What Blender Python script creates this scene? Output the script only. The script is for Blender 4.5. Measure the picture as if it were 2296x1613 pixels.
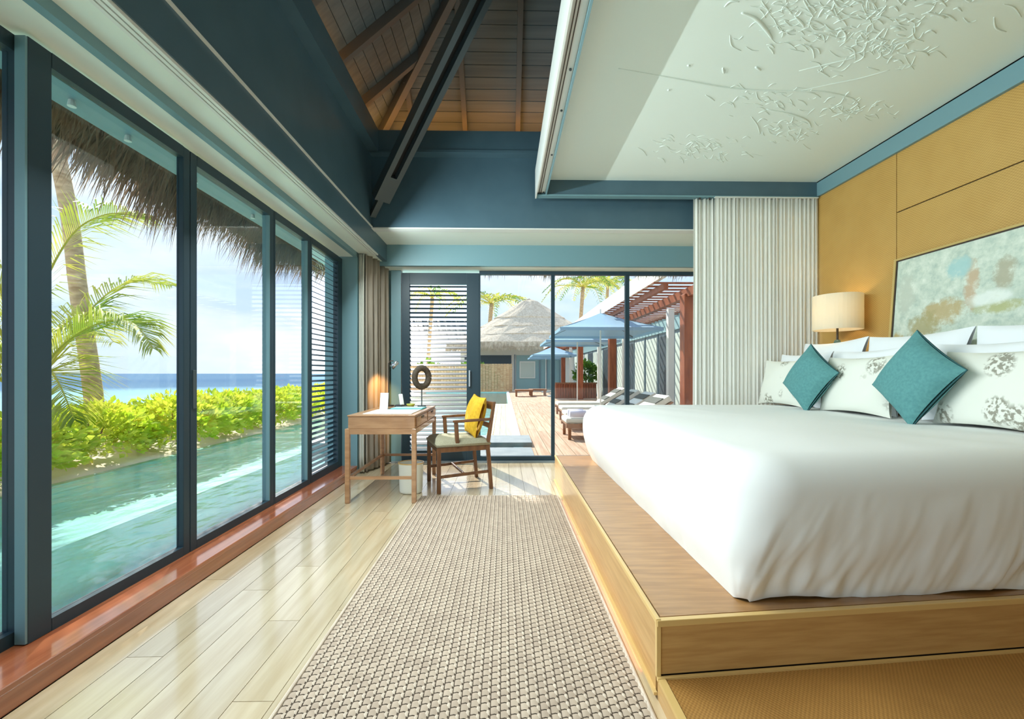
import bpy, bmesh, math, random
from mathutils import Vector, Matrix, Euler, noise as mnoise
R = random.Random(7)
SC = bpy.context.scene
COL = SC.collection
for o in list(bpy.data.objects): bpy.data.objects.remove(o)

# ------------------------------------------------------------------ camera
F, VX, VY, H = 960.0, 1130.0, 838.0, 1.1          # focal length and vanishing point in photo pixels, eye height
cam = bpy.data.cameras.new('camera'); cam.sensor_width = 36; cam.lens = 36*F/2296
cam.shift_y = (VY-806.5)/2296; cam.clip_start = .05; cam.clip_end = 9000
co = bpy.data.objects.new('camera', cam); COL.objects.link(co)
co.location = (0, 0, H); co.rotation_euler = (math.pi/2, 0, -math.atan((1148-VX)/F))
SC.camera = co
# ------------------------------------------------------------------ exposure
SC.view_settings.view_transform = 'Standard'; SC.view_settings.look = 'None'
SC.view_settings.gamma = 1; SC.view_settings.use_curve_mapping = False
SC.view_settings.exposure = 0.7
# ------------------------------------------------------------------ sky
W = bpy.data.worlds.new('sky'); SC.world = W; W.use_nodes = True
nt = W.node_tree; nt.nodes.clear()
def wn(t, **k):
    n = nt.nodes.new(t)
    for a, v in k.items(): setattr(n, a, v)
    return n
tc = wn('ShaderNodeTexCoord'); sep = wn('ShaderNodeSeparateXYZ'); nt.links.new(tc.outputs['Generated'], sep.inputs[0])
grad = wn('ShaderNodeValToRGB'); cr = grad.color_ramp
cr.elements[0].position = 0; cr.elements[0].color = (.60, .71, .88, 1)
cr.elements[1].position = .75; cr.elements[1].color = (.30, .52, .86, 1)
nt.links.new(sep.outputs['Z'], grad.inputs[0])
mp = wn('ShaderNodeMapping'); mp.inputs['Scale'].default_value = (1.6, 1.6, 4.2); nt.links.new(tc.outputs['Generated'], mp.inputs[0])
nz = wn('ShaderNodeTexNoise'); nz.inputs['Scale'].default_value = 1.7; nz.inputs['Detail'].default_value = 6; nz.inputs['Roughness'].default_value = .55
nt.links.new(mp.outputs[0], nz.inputs['Vector'])
cl = wn('ShaderNodeValToRGB'); cl.color_ramp.elements[0].position = .40; cl.color_ramp.elements[1].position = .66
nt.links.new(nz.outputs['Fac'], cl.inputs[0])
mx = wn('ShaderNodeMixRGB'); mx.inputs[2].default_value = (.86, .88, .92, 1)
nt.links.new(cl.outputs[0], mx.inputs[0]); nt.links.new(grad.outputs[0], mx.inputs[1])
bg = wn('ShaderNodeBackground'); bg.inputs['Strength'].default_value = 1.4
out = wn('ShaderNodeOutputWorld'); nt.links.new(mx.outputs[0], bg.inputs[0]); nt.links.new(bg.outputs[0], out.inputs[0])
# ------------------------------------------------------------------ sun, lamp helper and added room fill lights
def light(name, typ, loc, energy, col=(1, 1, 1), aim=None, **k):
    l = bpy.data.lights.new(name, typ); l.energy = energy; l.color = col
    for a, v in k.items(): setattr(l, a, v)
    o = bpy.data.objects.new(name, l); COL.objects.link(o); o.location = loc
    if aim is not None: o.rotation_euler = (Vector(aim)-Vector(loc)).to_track_quat('-Z', 'Y').to_euler()
    return o
light('sun', 'SUN', (-6, 14, 14), 7.2, (1, .94, .84), aim=(-6+.36*10, 14-.72*10, 14-.72*10), angle=.012)
# added white fill strip at the curtain pocket, brightens the room from the sea side
light('curtain_pocket_fill', 'AREA', (-1.368, 2.6, 2.412), 88, (.89, 1, .99), aim=(-.568, 2.6, 1.812), shape='RECTANGLE', size=3.5, size_y=.016)
# added area light standing in for daylight from the windows behind the camera
light('window_run_fill', 'AREA', (-1.57, -1.3, 1.25), 24, (.86, 1, .97), aim=(3, -.1, 1.25), shape='RECTANGLE', size=3.0, size_y=2.2)

# ================================================================== helpers
def C(r, g, b):
    f = lambda c: (c/255/12.92) if c/255 <= .04045 else ((c/255+.055)/1.055)**2.4
    return (f(r), f(g), f(b), 1)
MATS = {}
def mat(name, col, rough=.5, col2=None, scale=(8, 8, 8), detail=4, lo=.35, hi=.65, bump=0, bscale=None, metal=0, spec=.5,
        emis=None, estr=0, coat=0, trans=0, rnd=0, coat_rough=.05, see=0):
    m = bpy.data.materials.new(name); m.use_nodes = True; t = m.node_tree; N = t.nodes; L = t.links
    b = N['Principled BSDF']; b.inputs['Roughness'].default_value = rough; b.inputs['Metallic'].default_value = metal
    b.inputs['Specular IOR Level'].default_value = spec; b.inputs['Base Color'].default_value = col
    b.inputs['Coat Weight'].default_value = coat; b.inputs['Coat Roughness'].default_value = coat_rough
    if emis: b.inputs['Emission Color'].default_value = emis; b.inputs['Emission Strength'].default_value = estr
    tcn = N.new('ShaderNodeTexCoord'); vec = tcn.outputs['Object']
    if rnd or col2 or bump:
        oi = N.new('ShaderNodeObjectInfo'); ml = N.new('ShaderNodeMath'); ml.operation = 'MULTIPLY'; ml.inputs[1].default_value = 37
        L.new(oi.outputs['Random'], ml.inputs[0])
        ad = N.new('ShaderNodeVectorMath'); ad.operation = 'ADD'; L.new(vec, ad.inputs[0]); L.new(ml.outputs[0], ad.inputs[1]); vec = ad.outputs[0]
    if col2 or bump:
        mpn = N.new('ShaderNodeMapping'); mpn.inputs['Scale'].default_value = scale; L.new(vec, mpn.inputs[0])
        n = N.new('ShaderNodeTexNoise'); n.inputs['Scale'].default_value = 1; n.inputs['Detail'].default_value = detail; L.new(mpn.outputs[0], n.inputs['Vector'])
        if col2:
            r = N.new('ShaderNodeValToRGB'); r.color_ramp.elements[0].position = lo; r.color_ramp.elements[1].position = hi
            r.color_ramp.elements[0].color = col; r.color_ramp.elements[1].color = col2
            L.new(n.outputs['Fac'], r.inputs[0]); cout = r.outputs[0]
            if rnd:
                hs = N.new('ShaderNodeHueSaturation'); mr = N.new('ShaderNodeMapRange'); mr.inputs['To Min'].default_value = 1-rnd; mr.inputs['To Max'].default_value = 1+rnd
                L.new(oi.outputs['Random'], mr.inputs[0]); L.new(mr.outputs[0], hs.inputs['Value']); L.new(cout, hs.inputs['Color']); cout = hs.outputs[0]
            L.new(cout, b.inputs['Base Color'])
        if bump:
            n2 = n
            if bscale:
                mp2 = N.new('ShaderNodeMapping'); mp2.inputs['Scale'].default_value = bscale; L.new(vec, mp2.inputs[0])
                n2 = N.new('ShaderNodeTexNoise'); n2.inputs['Scale'].default_value = 1; n2.inputs['Detail'].default_value = 3; L.new(mp2.outputs[0], n2.inputs['Vector'])
            bp = N.new('ShaderNodeBump'); bp.inputs['Strength'].default_value = bump; bp.inputs['Distance'].default_value = .01
            L.new(n2.outputs['Fac'], bp.inputs['Height']); L.new(bp.outputs[0], b.inputs['Normal'])
    if trans:      # thin cloth / leaf: some light passes through
        tr = N.new('ShaderNodeBsdfTranslucent'); ms = N.new('ShaderNodeMixShader'); ms.inputs[0].default_value = trans
        src = b.inputs['Base Color'].links[0].from_socket if b.inputs['Base Color'].links else None
        if src: L.new(src, tr.inputs[0])
        else: tr.inputs[0].default_value = col
        o = N['Material Output']; L.new(b.outputs[0], ms.inputs[1]); L.new(tr.outputs[0], ms.inputs[2]); L.new(ms.outputs[0], o.inputs[0])
    if see:       # open weave: part of what lies behind shows
        o = N['Material Output']; prev = o.inputs[0].links[0].from_socket; tp_ = N.new('ShaderNodeBsdfTransparent'); m2 = N.new('ShaderNodeMixShader'); m2.inputs[0].default_value = see
        L.new(prev, m2.inputs[1]); L.new(tp_.outputs[0], m2.inputs[2]); L.new(m2.outputs[0], o.inputs[0])
    MATS[name] = m; return m
def clear(name, tint, refl=.04, grazing=.9, rough=0, power=5, bump=0, bscale=(3, 3, 3)):      # thin glass / clear water: tinted see-through + mirror
    m = bpy.data.materials.new(name); m.use_nodes = True; t = m.node_tree; N = t.nodes; L = t.links
    N.remove(N['Principled BSDF'])
    a = N.new('ShaderNodeBsdfTransparent'); a.inputs[0].default_value = tint
    g = N.new('ShaderNodeBsdfGlossy'); g.inputs['Roughness'].default_value = rough
    lw = N.new('ShaderNodeLayerWeight'); lw.inputs[0].default_value = .5
    p = N.new('ShaderNodeMath'); p.operation = 'POWER'; p.inputs[1].default_value = power; L.new(lw.outputs['Facing'], p.inputs[0])
    q = N.new('ShaderNodeMath'); q.operation = 'MULTIPLY_ADD'; q.inputs[1].default_value = grazing; q.inputs[2].default_value = refl; L.new(p.outputs[0], q.inputs[0])
    ms = N.new('ShaderNodeMixShader'); L.new(q.outputs[0], ms.inputs[0]); L.new(a.outputs[0], ms.inputs[1]); L.new(g.outputs[0], ms.inputs[2])
    if bump:
        tcn = N.new('ShaderNodeTexCoord'); mpn = N.new('ShaderNodeMapping'); mpn.inputs['Scale'].default_value = bscale; L.new(tcn.outputs['Object'], mpn.inputs[0])
        n = N.new('ShaderNodeTexNoise'); n.inputs['Scale'].default_value = 1; n.inputs['Detail'].default_value = 3; L.new(mpn.outputs[0], n.inputs['Vector'])
        bp = N.new('ShaderNodeBump'); bp.inputs['Strength'].default_value = bump; bp.inputs['Distance'].default_value = .05
        L.new(n.outputs['Fac'], bp.inputs['Height']); L.new(bp.outputs[0], g.inputs['Normal']); L.new(bp.outputs[0], lw.inputs['Normal'])
    L.new(ms.outputs[0], N['Material Output'].inputs[0]); MATS[name] = m; return m

class MB:
    def __init__(s): s.v = []; s.f = []
    def add(s, vs, fs):
        k = len(s.v); s.v += [tuple(p) for p in vs]; s.f += [tuple(i+k for i in q) for q in fs]; return s
    def box(s, x0, x1, y0, y1, z0, z1):
        return s.add([(x0,y0,z0),(x1,y0,z0),(x1,y1,z0),(x0,y1,z0),(x0,y0,z1),(x1,y0,z1),(x1,y1,z1),(x0,y1,z1)],
                     [(0,3,2,1),(4,5,6,7),(0,1,5,4),(1,2,6,5),(2,3,7,6),(3,0,4,7)])
    def hexa(s, b, t):      # four bottom points, four top points
        return s.add(list(b)+list(t), [(0,3,2,1),(4,5,6,7),(0,1,5,4),(1,2,6,5),(2,3,7,6),(3,0,4,7)])
    def bar(s, p, q, w, h, up=(0, 0, 1)):
        p = Vector(p); q = Vector(q); d = (q-p).normalized(); u = Vector(up)
        sx = d.cross(u)
        if sx.length < 1e-4: sx = d.cross(Vector((1, 0, 0)))
        sx.normalize(); u = sx.cross(d).normalized(); sx *= w/2; u *= h/2
        return s.hexa([p-sx-u, p+sx-u, q+sx-u, q-sx-u], [p-sx+u, p+sx+u, q+sx+u, q-sx+u])
    def tube(s, pts, rad, n=8, cap=True):
        pts = [Vector(p) for p in pts]; k0 = len(s.v); m = len(pts)
        if not hasattr(rad, '__len__'): rad = [rad]*m
        prev = None
        for i, p in enumerate(pts):
            d = (pts[min(i+1, m-1)]-pts[max(i-1, 0)])
            d = d.normalized() if d.length > 1e-9 else Vector((0, 0, 1))
            if prev is None:
                a = d.orthogonal().normalized()
            else:
                a = prev-d*prev.dot(d); a = a.normalized() if a.length > 1e-6 else d.orthogonal().normalized()
            prev = a; b = d.cross(a)
            for j in range(n):
                t = 2*math.pi*j/n; s.v.append(tuple(p+(a*math.cos(t)+b*math.sin(t))*rad[i]))
        for i in range(m-1):
            for j in range(n):
                s.f.append((k0+i*n+j, k0+i*n+(j+1) % n, k0+(i+1)*n+(j+1) % n, k0+(i+1)*n+j))
        if cap: s.f.append(tuple(k0+j for j in reversed(range(n)))); s.f.append(tuple(k0+(m-1)*n+j for j in range(n)))
        return s
    def lathe(s, prof, c=(0, 0, 0), n=24, sx=1, sy=1, closed=False):
        k0 = len(s.v); m = len(prof)
        for r, z in prof:
            for j in range(n):
                t = 2*math.pi*j/n; s.v.append((c[0]+r*sx*math.cos(t), c[1]+r*sy*math.sin(t), c[2]+z))
        for i in range(m if closed else m-1):
            i2 = (i+1) % m
            for j in range(n): s.f.append((k0+i*n+j, k0+i*n+(j+1) % n, k0+i2*n+(j+1) % n, k0+i2*n+j))
        return s
    def grid(s, fn, nu, nv, closed_u=False):
        k0 = len(s.v); cu = nu if closed_u else nu+1
        for i in range(cu):
            for j in range(nv+1): s.v.append(tuple(fn(i/nu, j/nv)))
        for i in range(nu):
            for j in range(nv):
                a = i*(nv+1)+j; b = ((i+1) % cu)*(nv+1)+j
                s.f.append((k0+a, k0+b, k0+b+1, k0+a+1))
        return s
    def build(s, name, m, parent=None, local=False, smooth=False, bevel=0, solid=0, kind=None):
        me = bpy.data.meshes.new(name)
        off = Vector((0, 0, 0))
        if not local:
            if parent is not None:
                p = parent
                while p is not None: off += Vector(p.location); p = p.parent
            else:
                xs = [p[0] for p in s.v]; ys = [p[1] for p in s.v]; zs = [p[2] for p in s.v]
                off = Vector(((min(xs)+max(xs))/2, (min(ys)+max(ys))/2, min(zs)))
        me.from_pydata([(p[0]-off.x, p[1]-off.y, p[2]-off.z) for p in s.v], [], s.f); me.update()
        o = bpy.data.objects.new(name, me); COL.objects.link(o)
        me.materials.append(MATS[m] if isinstance(m, str) else m)
        if parent is not None: o.parent = parent
        elif not local: o.location = off
        if smooth:
            for p in me.polygons: p.use_smooth = True
        if bevel:
            b = o.modifiers.new('bevel', 'BEVEL'); b.width = bevel; b.segments = 2; b.limit_method = 'ANGLE'
        if solid:
            b = o.modifiers.new('solid', 'SOLIDIFY'); b.thickness = solid; b.offset = 0
        if kind: o['kind'] = kind
        return o
def B(*a): return MB().box(*a)
def empty(name, loc, rz=0):
    o = bpy.data.objects.new(name, None); COL.objects.link(o); o.location = loc; o.rotation_euler = (0, 0, rz); o.empty_display_size = .1; return o
def tag(o, label, cat, group=None):
    o['label'] = label; o['category'] = cat
    if group: o['group'] = group
    return o
def struct(o): o['kind'] = 'structure'; return o
def link_copy(src, parent=None, loc=None):
    c = src.copy(); COL.objects.link(c); c.parent = parent
    if loc is not None: c.location = loc
    return c
def copy_tree(o, parent=None):
    kids = list(o.children)
    c = o.copy(); COL.objects.link(c); c.parent = parent
    for k in kids: copy_tree(k, c)
    return c
def subsurf(o, n=1):
    s = o.modifiers.new('sub', 'SUBSURF'); s.levels = n; s.render_levels = n; return o

# ================================================================== materials
mat('paint_dark', C(68, 97, 111), .45, C(74, 103, 117), (3, 3, 3), coat=.15)
mat('paint_blue', C(112, 150, 160), .4)
mat('frame_dark', C(40, 62, 74), .4, spec=.35)
mat('paint_white', C(235, 238, 228), .45)
mat('soffit_white', C(228, 238, 228), .3)
mat('track_white', C(222, 228, 224), .35)
mat('canvas_white', C(226, 240, 234), .55)
mat('roof_board', C(80, 98, 108), .6, C(94, 110, 118), (1, 30, 8), rnd=.08)
mat('rafter', C(84, 92, 96), .55)
mat('steel', C(70, 84, 90), .4, metal=.2)
mat('black', C(16, 18, 18), .6)
mat('plank', C(216, 198, 166), .3, C(198, 176, 140), (26, 2.2, 10), detail=5, rnd=.08, bump=.02, coat=1, coat_rough=.13)
mat('floor_base', C(120, 95, 65), .6)
mat('sill_wood', C(182, 106, 68), .22, C(154, 82, 50), (30, 1.5, 30), bump=.03, coat=.7, coat_rough=.1)
mat('bed_wood', C(208, 166, 106), .32, C(192, 148, 90), (5, 4, 60), detail=5, bump=.04, coat=.3, coat_rough=.2)
mat('bed_wood_top', C(180, 134, 82), .28, C(156, 112, 66), (4, 40, 4), detail=5, bump=.03, coat=.35, coat_rough=.2)
mat('bed_trim', C(222, 186, 120), .3, coat=.3)
mat('desk_wood', C(186, 144, 106), .35, C(164, 122, 86), (5, 30, 30), bump=.03, coat=.2)
mat('chair_wood', C(120, 80, 48), .4, C(92, 58, 34), (20, 20, 4), coat=.2)
mat('linen', C(244, 246, 244), .85)
mat('pillow_white', C(242, 246, 250), .85)
mat('teal', C(92, 150, 150), .85, C(82, 138, 140), (60, 60, 60))
mat('teal_edge', C(48, 96, 100), .9)
mat('seat_grey', C(160, 156, 132), .9, C(146, 142, 120), (90, 90, 90))
mat('yellow', C(222, 178, 44), .85, C(204, 158, 30), (40, 40, 40))
mat('sheer', C(252, 253, 248), .8, trans=.35)
mat('drape', C(166, 156, 142), .85, C(146, 138, 126), (30, 30, 2), trans=.1)
mat('drape_liner', C(225, 226, 216), .85, trans=.3)
mat('led_warm', C(255, 160, 60), .5, emis=(1, .36, .06, 1), estr=13)
mat('lamp_shade', C(246, 240, 222), .8, trans=.4)
mat('lamp_base', C(70, 104, 100), .3)
mat('chrome', C(200, 205, 210), .2, metal=.9)
mat('gold', C(206, 180, 116), .35, metal=.3)
mat('dark_wood', C(62, 50, 40), .5)
mat('woven_brown', C(88, 76, 62), .8, C(64, 54, 44), (60, 60, 60), bump=.4)
mat('paper', C(240, 242, 240), .6)
mat('turquoise', C(60, 170, 178), .5)
mat('olive', C(186, 190, 90), .5)
mat('phone', C(40, 40, 44), .4)
mat('rug_light', C(222, 206, 188), .85, C(204, 186, 168), (14, 14, 14))
mat('rug_taupe', C(200, 180, 160), .85, C(180, 160, 142), (14, 14, 14))
mat('rug_dark', C(88, 74, 62), .95)
# outside
mat('sand', C(246, 232, 208), .95, C(226, 208, 180), (1.4, 1.4, 1.4), bump=.3, bscale=(9, 9, 9))
mat('pool_tile', C(160, 216, 214), .5, C(136, 204, 202), (2.2, 2.2, 2.2))
mat('pool_ledge', C(196, 236, 226), .5, C(176, 222, 212), (3, 3, 3))
mat('stone_grey', C(146, 156, 160), .6, C(130, 142, 148), (5, 5, 5))
mat('deck', C(208, 176, 148), .65, C(178, 142, 112), (24, 1.2, 8), rnd=.10)
mat('boardwalk', C(228, 212, 180), .7, C(212, 190, 152), (24, 1.2, 8), rnd=.08)
mat('curb', C(240, 236, 226), .6)
mat('red_wood', C(164, 88, 50), .5, C(132, 64, 34), (20, 20, 3), rnd=.08)
mat('thatch_pale', C(230, 216, 194), .95, C(196, 178, 154), (9, 9, 2.2), detail=6, lo=.3, hi=.7, bump=.6)
mat('thatch_brown', C(150, 122, 88), .95, C(92, 70, 48), (40, 40, 3), lo=.3, hi=.7, trans=.18)
mat('straw', C(196, 166, 136), .9, C(132, 106, 86), (14, 14, 3), lo=.3, hi=.7, trans=.3)
mat('straw_pale', C(214, 200, 176), .95, C(176, 160, 136), (5, 5, 3))
mat('villa_white', C(240, 240, 232), .6)
mat('villa_teal', C(150, 186, 190), .6)
mat('villa_grey', C(120, 140, 150), .55)
mat('villa_dark', C(60, 76, 86), .6)
mat('villa_curtain', C(206, 218, 208), .8)
mat('fence_wood', C(226, 188, 142), .75, C(198, 152, 108), (3, 3, 20), rnd=.1)
mat('umbrella', C(170, 204, 226), .8, trans=.25)
mat('lounge_frame', C(150, 100, 66), .6)
mat('lounge_pad', C(226, 226, 214), .85)
mat('lounge_dark', C(84, 88, 82), .85)
mat('towel', C(226, 222, 240), .9)
mat('leaf', C(178, 208, 36), .5, C(236, 232, 92), (3.5, 3.5, 3.5), lo=.35, hi=.65, trans=.45)
mat('leaf_dark', C(70, 120, 36), .55, C(120, 160, 50), (2, 2, 2), trans=.3)
mat('frond', C(142, 168, 60), .5, C(216, 208, 96), (1.6, 1.6, 1.6), trans=.4)
mat('rachis', C(196, 186, 70), .5)
mat('orange_stem', C(214, 140, 44), .5)
mat('trunk', C(206, 182, 146), .9, C(166, 140, 108), (6, 6, 16), bump=.7, bscale=(4, 4, 26))
mat('twig', C(120, 92, 62), .9)
for _n in ('plank', 'sill_wood'): MATS[_n].node_tree.nodes['Principled BSDF'].inputs['Coat IOR'].default_value = 1.9
clear('glass', (.78, .80, .80, 1))
clear('water', (.76, .94, .94, 1), refl=.05, grazing=.9, power=4.2, rough=.16, bump=.7, bscale=(3.2, 2.0, 1))

def sea_material():
    m = bpy.data.materials.new('sea'); m.use_nodes = True; N = m.node_tree.nodes; L = m.node_tree.links; b = N['Principled BSDF']
    b.inputs['Roughness'].default_value = .5; b.inputs['Specular IOR Level'].default_value = 0
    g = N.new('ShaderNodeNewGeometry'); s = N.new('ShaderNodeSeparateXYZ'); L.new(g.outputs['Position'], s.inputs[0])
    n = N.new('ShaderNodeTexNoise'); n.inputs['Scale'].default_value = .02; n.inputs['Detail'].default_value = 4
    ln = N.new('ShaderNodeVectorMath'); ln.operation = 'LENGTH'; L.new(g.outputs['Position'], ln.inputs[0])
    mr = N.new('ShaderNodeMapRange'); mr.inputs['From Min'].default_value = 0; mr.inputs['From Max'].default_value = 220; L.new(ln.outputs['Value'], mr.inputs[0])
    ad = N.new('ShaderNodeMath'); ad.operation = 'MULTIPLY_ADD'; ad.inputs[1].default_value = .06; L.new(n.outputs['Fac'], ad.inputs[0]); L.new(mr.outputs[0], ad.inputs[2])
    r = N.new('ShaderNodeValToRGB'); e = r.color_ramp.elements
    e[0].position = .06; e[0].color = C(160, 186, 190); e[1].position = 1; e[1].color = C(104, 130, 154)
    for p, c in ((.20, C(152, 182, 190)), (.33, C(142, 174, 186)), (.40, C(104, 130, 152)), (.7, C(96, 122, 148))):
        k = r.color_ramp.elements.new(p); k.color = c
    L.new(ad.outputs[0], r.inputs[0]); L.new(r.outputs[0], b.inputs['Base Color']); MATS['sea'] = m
sea_material()
def woven_material(name, c1, c2, sc):
    m = bpy.data.materials.new(name); m.use_nodes = True; N = m.node_tree.nodes; L = m.node_tree.links; b = N['Principled BSDF']
    b.inputs['Roughness'].default_value = .5
    t = N.new('ShaderNodeTexCoord'); outs = []
    for ang in (.9, -.9):
        mp = N.new('ShaderNodeMapping'); mp.inputs['Rotation'].default_value = (ang, 0, 0) if name == 'woven_wall' else (0, 0, ang); L.new(t.outputs['Object'], mp.inputs[0])
        w = N.new('ShaderNodeTexWave'); w.wave_type = 'BANDS'; w.bands_direction = 'Y'; w.inputs['Scale'].default_value = sc; w.inputs['Distortion'].default_value = 1.2; w.inputs['Detail'].default_value = 2
        L.new(mp.outputs[0], w.inputs['Vector']); outs.append(w.outputs['Fac'])
    n = N.new('ShaderNodeTexNoise'); n.inputs['Scale'].default_value = 5; n.inputs['Detail'].default_value = 5; L.new(t.outputs['Object'], n.inputs['Vector'])
    ck = N.new('ShaderNodeMix'); L.new(n.outputs['Fac'], ck.inputs[0]); L.new(outs[0], ck.inputs[2]); L.new(outs[1], ck.inputs[3])
    ml = N.new('ShaderNodeMath'); ml.operation = 'MULTIPLY_ADD'; ml.inputs[1].default_value = .55; L.new(ck.outputs[0], ml.inputs[0])
    n3 = N.new('ShaderNodeMath'); n3.operation = 'MULTIPLY'; n3.inputs[1].default_value = .5; L.new(n.outputs['Fac'], n3.inputs[0]); L.new(n3.outputs[0], ml.inputs[2])
    r = N.new('ShaderNodeValToRGB'); r.color_ramp.elements[0].position = .25; r.color_ramp.elements[1].position = .8; r.color_ramp.elements[0].color = c1; r.color_ramp.elements[1].color = c2
    L.new(ml.outputs[0], r.inputs[0]); L.new(r.outputs[0], b.inputs['Base Color'])
    bp = N.new('ShaderNodeBump'); bp.inputs['Strength'].default_value = .25; bp.inputs['Distance'].default_value = .004; L.new(ck.outputs[0], bp.inputs['Height']); L.new(bp.outputs[0], b.inputs['Normal'])
    MATS[name] = m
woven_material('woven_wall', C(178, 138, 70), C(200, 162, 92), 22)
woven_material('woven_step', C(150, 104, 48), C(184, 136, 72), 30)
def painting_material():
    m = bpy.data.materials.new('painting'); m.use_nodes = True; N = m.node_tree.nodes; L = m.node_tree.links; b = N['Principled BSDF']; b.inputs['Roughness'].default_value = .6
    t = N.new('ShaderNodeTexCoord'); s = N.new('ShaderNodeSeparateXYZ'); L.new(t.outputs['Object'], s.inputs[0])
    n = N.new('ShaderNodeTexNoise'); n.inputs['Scale'].default_value = 14; n.inputs['Detail'].default_value = 9; n.inputs['Roughness'].default_value = .7; L.new(t.outputs['Object'], n.inputs['Vector'])
    r = N.new('ShaderNodeValToRGB'); e = r.color_ramp.elements; e[0].position = .3; e[0].color = C(168, 188, 178); e[1].position = .72; e[1].color = C(230, 236, 224)
    k = e.new(.5); k.color = C(202, 214, 200); L.new(n.outputs['Fac'], r.inputs[0]); cur = r.outputs[0]
    # broad strokes: (y centre, z centre, half width, half height, colour)
    for yc, zc, hw, hh, c in ((.31, -.06, .15, .09, C(190, 168, 118)), (.13, .10, .045, .17, C(198, 170, 138)), (.44, -.16, .12, .10, C(172, 162, 116)), (.64, -.24, .05, .06, C(190, 166, 100)), (.60, .12, .07, .14, C(196, 204, 190)),
                              (.22, .23, .09, .07, C(166, 206, 206)), (-.04, -.08, .13, .04, C(180, 182, 124)), (-.06, .14, .06, .10, C(176, 170, 146)), (.02, -.01, .12, .05, C(238, 244, 238)), (-.35, .05, .12, .12, C(186, 170, 128)), (-.5, -.1, .1, .12, C(160, 196, 196))):
        def absd(sock, c0, h):
            a = N.new('ShaderNodeMath'); a.operation = 'SUBTRACT'; a.inputs[1].default_value = c0; L.new(sock, a.inputs[0])
            d = N.new('ShaderNodeMath'); d.operation = 'DIVIDE'; d.inputs[1].default_value = h; L.new(a.outputs[0], d.inputs[0])
            q = N.new('ShaderNodeMath'); q.operation = 'POWER'; q.inputs[1].default_value = 2; L.new(d.outputs[0], q.inputs[0]); return q.outputs[0]
        sm = N.new('ShaderNodeMath'); sm.operation = 'ADD'; L.new(absd(s.outputs['Y'], yc, hw), sm.inputs[0]); L.new(absd(s.outputs['Z'], zc, hh), sm.inputs[1])
        w = N.new('ShaderNodeMath'); w.operation = 'MULTIPLY_ADD'; w.inputs[1].default_value = 4.5; L.new(n.outputs['Fac'], w.inputs[0]); L.new(sm.outputs[0], w.inputs[2])
        rr = N.new('ShaderNodeMapRange'); rr.inputs['From Min'].default_value = 2.6; rr.inputs['From Max'].default_value = 3.6; rr.inputs['To Min'].default_value = .85; rr.inputs['To Max'].default_value = 0; L.new(w.outputs[0], rr.inputs[0])
        mxn = N.new('ShaderNodeMixRGB'); mxn.inputs[2].default_value = c; L.new(rr.outputs[0], mxn.inputs[0]); L.new(cur, mxn.inputs[1]); cur = mxn.outputs[0]
    L.new(cur, b.inputs['Base Color']); MATS['painting'] = m
painting_material()
def print_material():      # pale cushion cloth with scattered grey coral sprigs
    m = bpy.data.materials.new('coral_print'); m.use_nodes = True; N = m.node_tree.nodes; L = m.node_tree.links; b = N['Principled BSDF']; b.inputs['Roughness'].default_value = .85
    t = N.new('ShaderNodeTexCoord'); oi = N.new('ShaderNodeObjectInfo'); ml = N.new('ShaderNodeMath'); ml.operation = 'MULTIPLY'; ml.inputs[1].default_value = 9; L.new(oi.outputs['Random'], ml.inputs[0])
    ad = N.new('ShaderNodeVectorMath'); ad.operation = 'ADD'; L.new(t.outputs['Object'], ad.inputs[0]); L.new(ml.outputs[0], ad.inputs[1])
    mp = N.new('ShaderNodeMapping'); mp.inputs['Scale'].default_value = (0, 5.4, 5.0); L.new(ad.outputs[0], mp.inputs[0])
    v = N.new('ShaderNodeTexVoronoi'); v.inputs['Scale'].default_value = 1; v.inputs['Randomness'].default_value = .7; L.new(mp.outputs[0], v.inputs['Vector'])
    n = N.new('ShaderNodeTexNoise'); n.inputs['Scale'].default_value = 48; n.inputs['Detail'].default_value = 2; L.new(t.outputs['Object'], n.inputs['Vector'])
    a = N.new('ShaderNodeMapRange'); a.inputs['From Min'].default_value = .42; a.inputs['From Max'].default_value = .30; L.new(v.outputs['Distance'], a.inputs[0])
    c = N.new('ShaderNodeMapRange'); c.inputs['From Min'].default_value = .46; c.inputs['From Max'].default_value = .56; L.new(n.outputs['Fac'], c.inputs[0])
    q = N.new('ShaderNodeMath'); q.operation = 'MULTIPLY'; L.new(a.outputs[0], q.inputs[0]); L.new(c.outputs[0], q.inputs[1])
    mxn = N.new('ShaderNodeMixRGB'); mxn.inputs[1].default_value = C(230, 232, 222); mxn.inputs[2].default_value = C(150, 148, 134); L.new(q.outputs[0], mxn.inputs[0])
    L.new(mxn.outputs[0], b.inputs['Base Color']); MATS['coral_print'] = m
print_material()

# ================================================================== room shell
XW, XS, XU, XR = -1.763, -1.60, -1.38, 3.21
YB, YU, YF, Y0 = 5.33, 4.49, 5.07, -3.0
fl = struct(B(-1.95, XR+.2, Y0, YB+.12, -.20, -.014).build('floor', 'floor_base'))
row = 0; x = XS; meshes = {}
while x < .62:
    y = Y0 - R.random()*1.2; x1 = x+.138
    while y < YB-.02:
        ln = R.choice((1.2, 1.5, 1.8)); a = max(y, Y0); b_ = min(y+ln, YB-.02)
        if b_-a > .1:
            B(x+.0012, x1-.0012, a+.0012, b_-.0012, -.014, 0).build('plank', 'plank', fl)
        y += ln
    x = x1
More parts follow.
